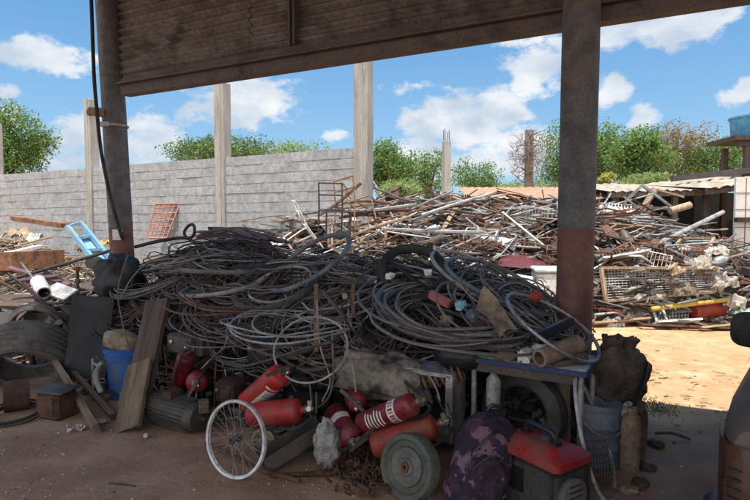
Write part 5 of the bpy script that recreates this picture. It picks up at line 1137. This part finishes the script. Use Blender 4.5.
def big_tyre():
    p, ax = BIG_TYRE; Rr, w_ = .45, .36; t = E('truck_tyre', aim(p, V3(ax)), 'big dusty worn tyre leaning at the left edge', 'tyre'); pr = []
    for k in range(25):
        f = k / 24; g = .016 if k % 4 in (1, 2) else 0.; pr.append((Rr - .05 * abs(2 * f - 1) ** 4 - g, (f - .5) * w_))
    pr = [(Rr * .58, -w_ * .30), (Rr * .66, -w_ * .46), (Rr * .82, -w_ * .54)] + pr + [(Rr * .82, w_ * .54), (Rr * .66, w_ * .46), (Rr * .58, w_ * .30), (Rr * .8, w_ * .2), (Rr * .86, 0), (Rr * .8, -w_ * .2), (Rr * .58, -w_ * .30)]
    b = MB(); b.lathe(pr, 56, cap=False); O('carcass', b, m_mudguard, t, smooth=30)
big_tyre()
car_tyre(aim(ontab(.3, .25, .3), ontab(.2, -.6, .35) - ontab(.3, .25, .3)), 'dark car tyre standing under the table')
car_tyre(aim(A(208, 340, -.8), V3((.1, -1, .4))), 'dark car tyre buried under the wire loops at left', .27)
car_tyre(aim(A(388, 360, -.75), V3((.1, -.6, .8))), 'dark car tyre under the inner tube', .27)
plank('board', ontab(.56, .3, .02), ontab(.55, .3, .62), .09, .03, m_wood, 'brown upright board under the right of the table', 'board', up=(.5, 1, 0))
b = MB(); b.lathe([(.005, 0), (.045, 0), (.05, .02), (.05, .2), (.02, .24), (.018, .28), (.004, .28)], 16); O('plastic_bottle', b, m_cable_pale, None, TR(ontab(.12, .12, .34), 0, .1), 'whitish plastic bottle under the left of the table', 'bottle')
# generator
def generator():
    p = V3((.915, 2.93, 0)); t = E('generator', TR(p, -1.0), 'portable generator with a red tank top and black handle', 'generator')
    b = MB(); z0, z1 = .33, .43
    rows = []
    for z, k in ((z0, .0), (z0 + .012, .012), (z0 + .05, .012), (z0 + .075, -.012), (z1 - .012, -.035), (z1, -.06)):
        ring_ = []
        X, Y = .215 + k, .135 + k; q = .03
        for cx, cy, a0 in ((X - q, Y - q, 0), (-X + q, Y - q, pi / 2), (-X + q, -Y + q, pi), (X - q, -Y + q, 1.5 * pi)):
            for i in range(5): a = a0 + pi / 2 * i / 4; ring_.append(V3((cx + q * cos(a), cy + q * sin(a), z)))
        rows.append(ring_)
    n = len(rows[0]); vs = [v for r in rows for v in r]; fs = [(i * n + j, i * n + (j + 1) % n, i * n + n + (j + 1) % n, i * n + n + j) for i in range(len(rows) - 1) for j in range(n)] + [tuple(range(n - 1, -1, -1)), tuple(range((len(rows) - 1) * n, len(rows) * n))]
    b.add(vs, fs); O('fuel_tank', b, m_red, t, smooth=35)
    b = MB(); b.lathe([(.03, z1 - .005), (.04, z1), (.04, z1 + .018), (.03, z1 + .022), (.004, z1 + .022)], 18, Matrix.Translation((.03, .02, 0))); O('fuel_cap', b, m_steel_dark, t)
    b = MB(); b.tube(curve([(-.1, .0, z1 - .01), (-.1, .0, z1 + .04), (-.08, 0, z1 + .06), (.0, -.01, z1 + .062), (.09, -.02, z1 + .06), (.115, -.02, z1 + .035), (.115, -.02, z1 - .01)], 6), .016, 8); b.box((-.1, 0, z1 + .0), (.05, .045, .03)); b.box((.115, -.02, z1 + .0), (.05, .045, .03)); O('handle', b, m_gloss_black, t)
    b = MB(); b.bbox((0, .02, .17), (.38, .25, .29), .02); O('engine_block', b, m_steel_dark, t)
    b = MB(); b.lathe([(.01, 0), (.085, 0), (.095, .02), (.095, .05), (.01, .052)], 24, aim((.18, .0, .19), (1, 0, 0))); O('recoil_starter', b, m_mudguard, t)
    b = MB()
    for k in range(5): b.box((.233, 0, .13 + .03 * k), (.004, .1, .008))
    O('grille', b, m_black, t)
    b = MB(); b.box((-.1, -.108, .2), (.15, .012, .13)); O('control_panel', b, m_gloss_black, t)
    b = MB()
    for x in (-.2, .2): b.tube([(x, -.15, .02), (x, -.15, .32), (x, .15, .32), (x, .15, .02)], .012, 7)
    for y in (-.15, .15): b.tube([(-.2, y, .02), (.2, y, .02)], .012, 7)
    O('cage', b, m_black, t)
generator()
# drum, bag, bottles, leaning tyre
def right_end():
    c = gnd(606, 470); c.y += .1; t = E('plastic_drum', TR(c), 'grey blue plastic drum beside the right table leg', 'drum'); r = .125
    b = MB(); b.lathe([(.005, 0), (r * .95, 0), (r, .02), (r, .12), (r * 1.04, .125), (r * 1.04, .14), (r, .145), (r, .26), (r * 1.04, .265), (r * 1.04, .28), (r, .285), (r, .38), (r * 1.06, .385), (r * 1.06, .42), (r * .9, .42), (r * .9, .3), (.005, .3)], 30, cap=False); O('body', b, m_greyblue, t, smooth=50)
    b = MB(); b.tube([V3((r * 1.08 * cos(a), -r * 1.08 * abs(sin(a)) , .33 - .1 * sin(a))) for a in [pi * i / 14 for i in range(15)]], .005, 5); O('handle', b, m_zinc, t)
    p = gnd(620, 462); t = E('rubbish_sack', TR((p.x + .02, p.y + .14, .38), .3, 0, .08), 'bulging brown sack standing on the drum and bottles', 'sack')
    b = MB(); b.ell((0, 0, .19), (.2, .16, .21), 34, 22, .22, 2.2, 12, pw=.85); O('body', b, m_canvas_dark, t, smooth=75)
    b = MB(); rows = []
    for j in range(5): rows.append([V3(((.095 + .01 * j + .016 * sin(i * 2.7 + j)) * cos(2 * pi * i / 24), (.075 + .008 * j + .014 * cos(i * 3.1)) * sin(2 * pi * i / 24), .34 + .025 * j + .012 * sin(i * 1.9))) for i in range(25)])
    b.strip(rows); O('gathered_mouth', b, m_canvas_dark, t, smooth=75)
    b = MB(); b.tube(curve([(.1, -.15, .3), (.06, -.18, .2), (.02, -.18, .08), (.0, -.17, .0)], 5), .013, 6); O('strap', b, m_gloss_black, t)
    for i, (px, py, rr_, h, m, lab) in enumerate(((632, 474, .062, .42, m_clay, 'dusty tan steel bottle standing right of the drum'), (641, 462, .05, .40, m_canvas_dark, 'dark brown bottle behind the tan bottle'))):
        q = gnd(px, py); b = MB(); b.lathe([(.004, 0), (rr_ * .95, 0), (rr_, .015), (rr_, h * .42), (rr_ * 1.05, h * .43), (rr_ * 1.05, h * .46), (rr_, h * .47), (rr_, h * .74), (rr_ * .8, h * .86), (rr_ * .5, h * .9), (rr_ * .5, h), (.004, h)], 22); O('steel_bottle', b, m, None, TR((q.x, q.y + .05, 0), 0, .02, .03), lab, 'bottle', smooth=45)
    for i, (px, py, s, m, lab) in enumerate(((648, 470, .04, m_wood_dark, 'brown clod on the ground beside the tan bottle'), (640, 486, .05, m_rust, 'rusty scrap on the ground before the tan bottle'), (655, 446, .045, m_rust, 'rusty scrap on the shaded dirt by the weeds'), (628, 492, .045, m_canvas, 'tan scrap on the ground near the frame bottom'))):
        b = MB(); b.ell((0, 0, s * .4), (s * 1.4, s, s * .5), 12, 8, .45, 2.5, i * 2., pw=.75); O('ground_scrap', b, m, None, TR(gnd(px, py), i), lab, 'scrap', smooth=30)
    ring('bicycle_tyre', 594, 438, 60, 11, 74, -1.12, .011, m_cable_pale, 'thin bicycle tyre leaning on edge against the drum', 'tyre', flip=1)
    b = MB(); rr = random.Random(2); c0 = gnd(597, 492)
    for i in range(13): f = i / 12; b.tube(curve([c0 + V3((-.1 + .2 * f, .06, .0)), c0 + V3((-.12 + .22 * f, .02, .14)), c0 + V3((-.1 + .16 * f, .05, .3))], 4), .003, 4)
    for i in range(7): z = .03 + .045 * i; b.tube(curve([c0 + V3((-.12, .06, z)), c0 + V3((0, .0, z + .01)), c0 + V3((.1, .06, z))], 5), .003, 4)
    OB('wire_mesh', b, m_steel_dark, 'curved scrap of wire mesh under the leaning tyre', 'wire mesh')
    rods('dry_branch', [curve([gnd(655, 436) + Zv * .02, gnd(672, 440) + Zv * .05, gnd(690, 442) + Zv * .02], 5)], .011, m_wood_dark, 'dark dry branch on the ground at the shade edge', 'branch', 6)
right_end()

# ------------------------------------------------------------------ litter on the open ground
def litter():
    b = MB(); rr = random.Random(41)
    for i in range(380):
        px = rr.uniform(596, 740); py = rr.uniform(328, 440); p = gnd(px, py)
        band = math.exp(-((py - 376) / 9) ** 2) + .8 * math.exp(-((py - 330) / 7) ** 2) + .8 * math.exp(-((py - 408) / 8) ** 2) + .15
        if rr.random() > band: continue
        s = rr.uniform(.008, .032); b.box((0, 0, 0), (s * rr.uniform(1, 3.4), s * .6, .004), TR(p + Zv * .012, rr.uniform(-.6, .6), rr.gauss(0, .12), rr.gauss(0, .1)))
    for i in range(700):
        px = rr.uniform(0, 690); py = rr.uniform(430, 500); p = gnd(px, py)
        s = rr.uniform(.003, .007) * (2.2 if rr.random() < .06 else 1); b.ell(p + Zv * s * .2, (s, s * .8, s * .5), 7, 4, .3, 3, i)
    OB('ground_litter', b, mat('litter', (.3, .25, .2), None, island=[(.45, .36, .25), (.3, .28, .14), (.5, .46, .38), (.2, .14, .09), (.36, .36, .2), (.12, .09, .07), (.42, .28, .16)], rough=.9), 'leaves, chips and pebbles strewn over the open ground', 'litter', kind='stuff', smooth=None)
litter()

# ------------------------------------------------------------------ parked car at the right edge
def car():
    az = radians(40); fwd = V3((sin(az), cos(az), 0)); corner = at(712, 470, 1.95); corner.z = 0
    right = V3((fwd.y, -fwd.x, 0)); hw = .80; o = corner + right * hw; M = Matrix((right, fwd, Zv)).transposed().to_4x4(); M.translation = o
    t = E('parked_car', M, 'dusty dark parked car with brown tail lamp at the right edge', 'car')
    st = [(0.0, .70, .42, .70, .76, .60), (.05, .765, .32, .84, .90, .64), (.16, .795, .27, .90, .98, .64), (.42, .80, .25, .93, 1.25, .58), (.75, .80, .25, .93, 1.39, .55), (1.9, .80, .25, .92, 1.41, .55), (2.35, .80, .25, .92, 1.25, .58), (2.75, .79, .25, .91, .97, .66), (3.5, .77, .26, .84, .88, .6), (3.85, .70, .3, .7, .76, .5), (3.95, .6, .4, .6, .62, .4)]
    b = MB(); rows = []
    for y, w, zb, zl, zt, rw in st:
        half = [(0, zb), (w * .85, zb), (w * .985, zb + .10), (w, zb + .22), (w, (zb + zl) / 2 + .06), (w * .985, zl - .06), (w * .94, zl), (rw + (w * .9 - rw) * .35, zl + (zt - zl) * .62), (rw, zt - .03), (rw * .9, zt), (0, zt + .015)]
        full = half + [(-x, z) for x, z in half[-2:0:-1]]; rows.append([V3((x, y, z)) for x, z in full])
    n = len(rows[0]); b.add([v for r in rows for v in r], [(i * n + j, i * n + (j + 1) % n, i * n + n + (j + 1) % n, i * n + n + j) for i in range(len(rows) - 1) for j in range(n)] + [tuple(range(n - 1, -1, -1)), tuple(range((len(rows) - 1) * n, len(rows) * n))])
    O('body', b, m_car, t, smooth=40)
    for s in (-1, 1):
        q = MB(); rows = []
        for z in (.50, .60, .72, .80): rows.append([V3((s * (.62 if z < .75 else .63), .012 - .02 + (.045 if z > .75 else 0), z)), V3((s * .70, .0, z)), V3((s * .752, .03, z)), V3((s * .79, .11, z)), V3((s * .806, .2, z))])
        q.strip(rows if s < 0 else [r[::-1] for r in rows]); lamp = O('tail_lamp', q, m_lamp, t, smooth=60)
        q = MB(); [q.box((s * .735, .005, .54 + .035 * k), (.05, .012, .006)) for k in range(6)]; O('lens_rib', q, m_black, lamp)
    q = MB(); q.tube([V3((-.80, .35, .42)), V3((-.79, .05, .42)), V3((-.70, -.06, .42)), V3((0, -.09, .42)), V3((.70, -.06, .42)), V3((.79, .05, .42)), V3((.80, .35, .42))], .075, 10); O('bumper', q, m_gloss_black, t)
    q = MB(); q.strip([[V3((x, y, z)) for x in (-w, 0, w)] for w, y, z in ((.60, .10, .985), (.56, .36, 1.22), (.52, .6, 1.345))]); q.v = [(x, y - .012, z + .022) for x, y, z in q.v]; O('rear_window', q, m_glass, t)
    for s in (-1, 1):
        q = MB(); q.strip([[V3((s * (.775 - .0), y, .945)), V3((s * .635, y + (.1 if y < 1 else -.1), 1.30))] for y in (.6, 1.2, 1.9, 2.3)]); O('side_window', q, m_glass, t)
        m = E('mirror', Matrix.Identity(4), None, None); m.parent = t; m.matrix_parent_inverse = Matrix.Identity(4); m.matrix_local = Matrix.Identity(4)
        q = MB(); q.ell((s * .87, 2.32, .86), (.15, .08, .125), 28, 18, pw=.6); q.box((s * .78, 2.34, .84), (.14, .04, .05)); O('housing', q, m_rubber_grey, m)
        for y in (.72, 3.05):
            w = E('wheel', Matrix.Identity(4), None, None); w.parent = t; w.matrix_local = aim((s * .72, y, .29), (s, 0, 0))
            q = MB(); q.lathe([(.19, -.09), (.27, -.09), (.29, -.06), (.29, .06), (.27, .09), (.19, .09)], 32, cap=False); O('tyre', q, m_rubber_grey, w)
            q = MB(); q.lathe([(.01, .06), (.06, .07), (.16, .05), (.19, .085), (.2, .085)], 24, cap=False); O('rim', q, m_zinc, w)
    q = MB(); q.box((0, -.0, .62), (.42, .02, .14)); O('number_plate', q, m_zinc, t)
car()

# ------------------------------------------------------------------ sky, sun, camera
EL, AZ = radians(80.3), radians(192)
w = bpy.data.worlds.new('World'); sc.world = w; w.use_nodes = True
def world():
    nt = w.node_tree; nt.nodes.clear(); L = nt.links.new
    out = node(nt, 'ShaderNodeOutputWorld'); bg = node(nt, 'ShaderNodeBackground'); L(bg.outputs[0], out.inputs[0]); bg.inputs[1].default_value = SKY
    sky = node(nt, 'ShaderNodeTexSky', sky_type='NISHITA'); sky.sun_disc = False; sky.sun_elevation = EL; sky.sun_rotation = AZ; sky.air_density = 1.0; sky.dust_density = .6; sky.ozone_density = 2.0
    tc = node(nt, 'ShaderNodeTexCoord'); D = tc.outputs['Generated']
    def noise(scale, det, vec, rg=.55):
        n = node(nt, 'ShaderNodeTexNoise'); n.inputs['Scale'].default_value = scale; n.inputs['Detail'].default_value = det; n.inputs['Roughness'].default_value = rg; L(vec, n.inputs['Vector']); return n
    def math_(op, a, b=None):
        n = node(nt, 'ShaderNodeMath', operation=op)
        for i, v in enumerate((a, b)):
            if v is None: continue
            if hasattr(v, 'is_output'): L(v, n.inputs[i])
            else: n.inputs[i].default_value = v
        return n.outputs[0]
    wn = noise(9, 3, D); sub = node(nt, 'ShaderNodeVectorMath', operation='SUBTRACT'); L(wn.outputs['Color'], sub.inputs[0]); sub.inputs[1].default_value = (.5, .5, .5)
    sc_ = node(nt, 'ShaderNodeVectorMath', operation='SCALE'); sc_.inputs['Scale'].default_value = .07; L(sub.outputs[0], sc_.inputs[0])
    ad = node(nt, 'ShaderNodeVectorMath', operation='ADD'); L(D, ad.inputs[0]); L(sc_.outputs[0], ad.inputs[1]); W_ = ad.outputs[0]
    CL = [(48, 57, 50, 15, 1), (8, 88, 20, 14, .7), (8, 122, 25, 20, .7), (72, 135, 38, 30, .8), (145, 138, 42, 30, .9), (150, 106, 18, 10, .6), (245, 105, 58, 26, 1.05), (205, 112, 35, 16, .8), (338, 137, 14, 6, .8),
          (430, 88, 45, 10, .7), (462, 122, 64, 32, 1.05), (495, 108, 45, 24, .95), (535, 72, 40, 22, .9), (425, 150, 50, 20, .8), (522, 145, 34, 26, 1.0), (480, 165, 70, 16, .9), (590, 42, 60, 16, .9), (655, 28, 66, 18, .95), (705, 12, 45, 12, .9),
          (520, 47, 45, 10, .7), (608, 95, 22, 13, .9), (634, 115, 18, 16, 1.0), (742, 95, 26, 14, .95), (660, 70, 40, 8, .35), (90, 165, 120, 14, .7), (300, 160, 90, 12, .45), (690, 150, 60, 12, .5), (-60, 60, 40, 20, .9), (820, 60, 50, 25, .9), (900, 130, 70, 20, .9), (-140, 120, 60, 20, .9)]
    acc = None
    for px, py, rx, ry, s in CL:
        c = ray(px, py).normalized(); rx *= 1.22; ry *= 1.25; ex = (ray(px + rx, py).normalized() - c).length; ez = (ray(px, py + ry).normalized() - c).length
        v = node(nt, 'ShaderNodeVectorMath', operation='SUBTRACT'); L(W_, v.inputs[0]); v.inputs[1].default_value = c
        m = node(nt, 'ShaderNodeVectorMath', operation='MULTIPLY'); L(v.outputs[0], m.inputs[0]); m.inputs[1].default_value = (1 / ex, 1 / ex, 1 / ez)
        ln = node(nt, 'ShaderNodeVectorMath', operation='LENGTH'); L(m.outputs[0], ln.inputs[0])
        mr = node(nt, 'ShaderNodeMapRange'); mr.inputs[1].default_value = 0; mr.inputs[2].default_value = 1.35; mr.inputs[3].default_value = s; mr.inputs[4].default_value = 0; L(ln.outputs['Value'], mr.inputs[0])
        acc = mr.outputs[0] if acc is None else math_('MAXIMUM', acc, mr.outputs[0])
    st = node(nt, 'ShaderNodeMapping'); st.inputs['Scale'].default_value = (1, 1, 1.7); L(D, st.inputs['Vector'])
    n1 = noise(15, 12, st.outputs[0], .64)
    bk = node(nt, 'ShaderNodeMapRange'); bk.inputs[1].default_value = .25; bk.inputs[2].default_value = -.15; bk.inputs[3].default_value = 0; bk.inputs[4].default_value = .85  # unseen cloud cover behind the camera, added to whiten the fill light
    sp = node(nt, 'ShaderNodeSeparateXYZ'); L(D, sp.inputs[0]); L(sp.outputs[1], bk.inputs[0]); acc = math_('MAXIMUM', acc, bk.outputs[0])
    dens = math_('ADD', acc, math_('MULTIPLY', math_('SUBTRACT', n1.outputs[0], .5), 1.5))
    mk = node(nt, 'ShaderNodeMapRange', interpolation_type='SMOOTHSTEP'); mk.inputs[1].default_value = .32; mk.inputs[2].default_value = .62; L(dens, mk.inputs[0])
    # clear blue, paler to the horizon
    sep = node(nt, 'ShaderNodeSeparateXYZ'); L(D, sep.inputs[0])
    hs = node(nt, 'ShaderNodeHueSaturation'); hs.inputs['Saturation'].default_value = SAT; hs.inputs['Value'].default_value = VAL; L(sky.outputs[0], hs.inputs['Color'])
    # cloud white with greyer undersides where thick
    n2 = noise(10, 5, st.outputs[0]); sh = node(nt, 'ShaderNodeMapRange'); sh.inputs[1].default_value = .38; sh.inputs[2].default_value = .66; L(n2.outputs[0], sh.inputs[0])
    cc = node(nt, 'ShaderNodeMix', data_type='RGBA'); L(sh.outputs[0], cc.inputs[0]); k = .39 / SKY; cc.inputs[6].default_value = (.58 * k, .67 * k, .78 * k, 1); cc.inputs[7].default_value = (.96 * k, .97 * k, .98 * k, 1)
    fac = math_('MULTIPLY', mk.outputs[0], .93)
    mx = node(nt, 'ShaderNodeMix', data_type='RGBA'); L(fac, mx.inputs[0])
    e = .355 / SKY; zr = node(nt, 'ShaderNodeMapRange'); zr.inputs[1].default_value = 0; zr.inputs[2].default_value = .42; L(sep.outputs[2], zr.inputs[0])
    bl = node(nt, 'ShaderNodeMix', data_type='RGBA'); L(zr.outputs[0], bl.inputs[0]); bl.inputs[6].default_value = (.38 * e, .69 * e, .94 * e, 1); bl.inputs[7].default_value = (.07 * e, .325 * e, .74 * e, 1)
    sm = node(nt, 'ShaderNodeMix', data_type='RGBA'); sm.inputs[0].default_value = .8; L(hs.outputs[0], sm.inputs[6]); L(bl.outputs[2], sm.inputs[7]); L(sm.outputs[2], mx.inputs[6]); cb = node(nt, 'ShaderNodeMapRange'); cb.inputs[1].default_value = .1; cb.inputs[2].default_value = -.3; cb.inputs[3].default_value = 1; cb.inputs[4].default_value = 1.9; L(sp.outputs[1], cb.inputs[0])  # unseen clouds behind the camera are brightened to lift the fill light
    cs = node(nt, 'ShaderNodeVectorMath', operation='SCALE'); L(cc.outputs[2], cs.inputs[0]); L(cb.outputs[0], cs.inputs['Scale']); L(cs.outputs[0], mx.inputs[7])
    L(mx.outputs[2], bg.inputs[0])
SKY, SAT, VAL = .10, 1.0, .8
world()
sd = V3((sin(AZ) * cos(EL), cos(AZ) * cos(EL), sin(EL)))
sl = bpy.data.lights.new('sun', 'SUN'); sl.energy = 2.65; sl.angle = radians(.53); sl.color = (1, .955, .89)
so = bpy.data.objects.new('sun', sl); col.objects.link(so); so.matrix_world = aim((0, 0, 30), sd)
cam = bpy.data.cameras.new('camera'); cam.sensor_width = 36; cam.lens = F / 750 * 36; cam.clip_end = 3000; cam.clip_start = .05
co = bpy.data.objects.new('camera', cam); col.objects.link(co); co.location = (0, 0, CAM_H); co.rotation_euler = (pi / 2 - PITCH, 0, 0); sc.camera = co
vs = sc.view_settings; sc.display_settings.display_device = 'sRGB'; vs.view_transform = 'Standard'; vs.look = 'None'; vs.gamma = 1; vs.exposure = 1.4; vs.use_curve_mapping = False
sc.cycles.max_bounces = 8; sc.cycles.diffuse_bounces = 4; sc.cycles.use_denoising = True
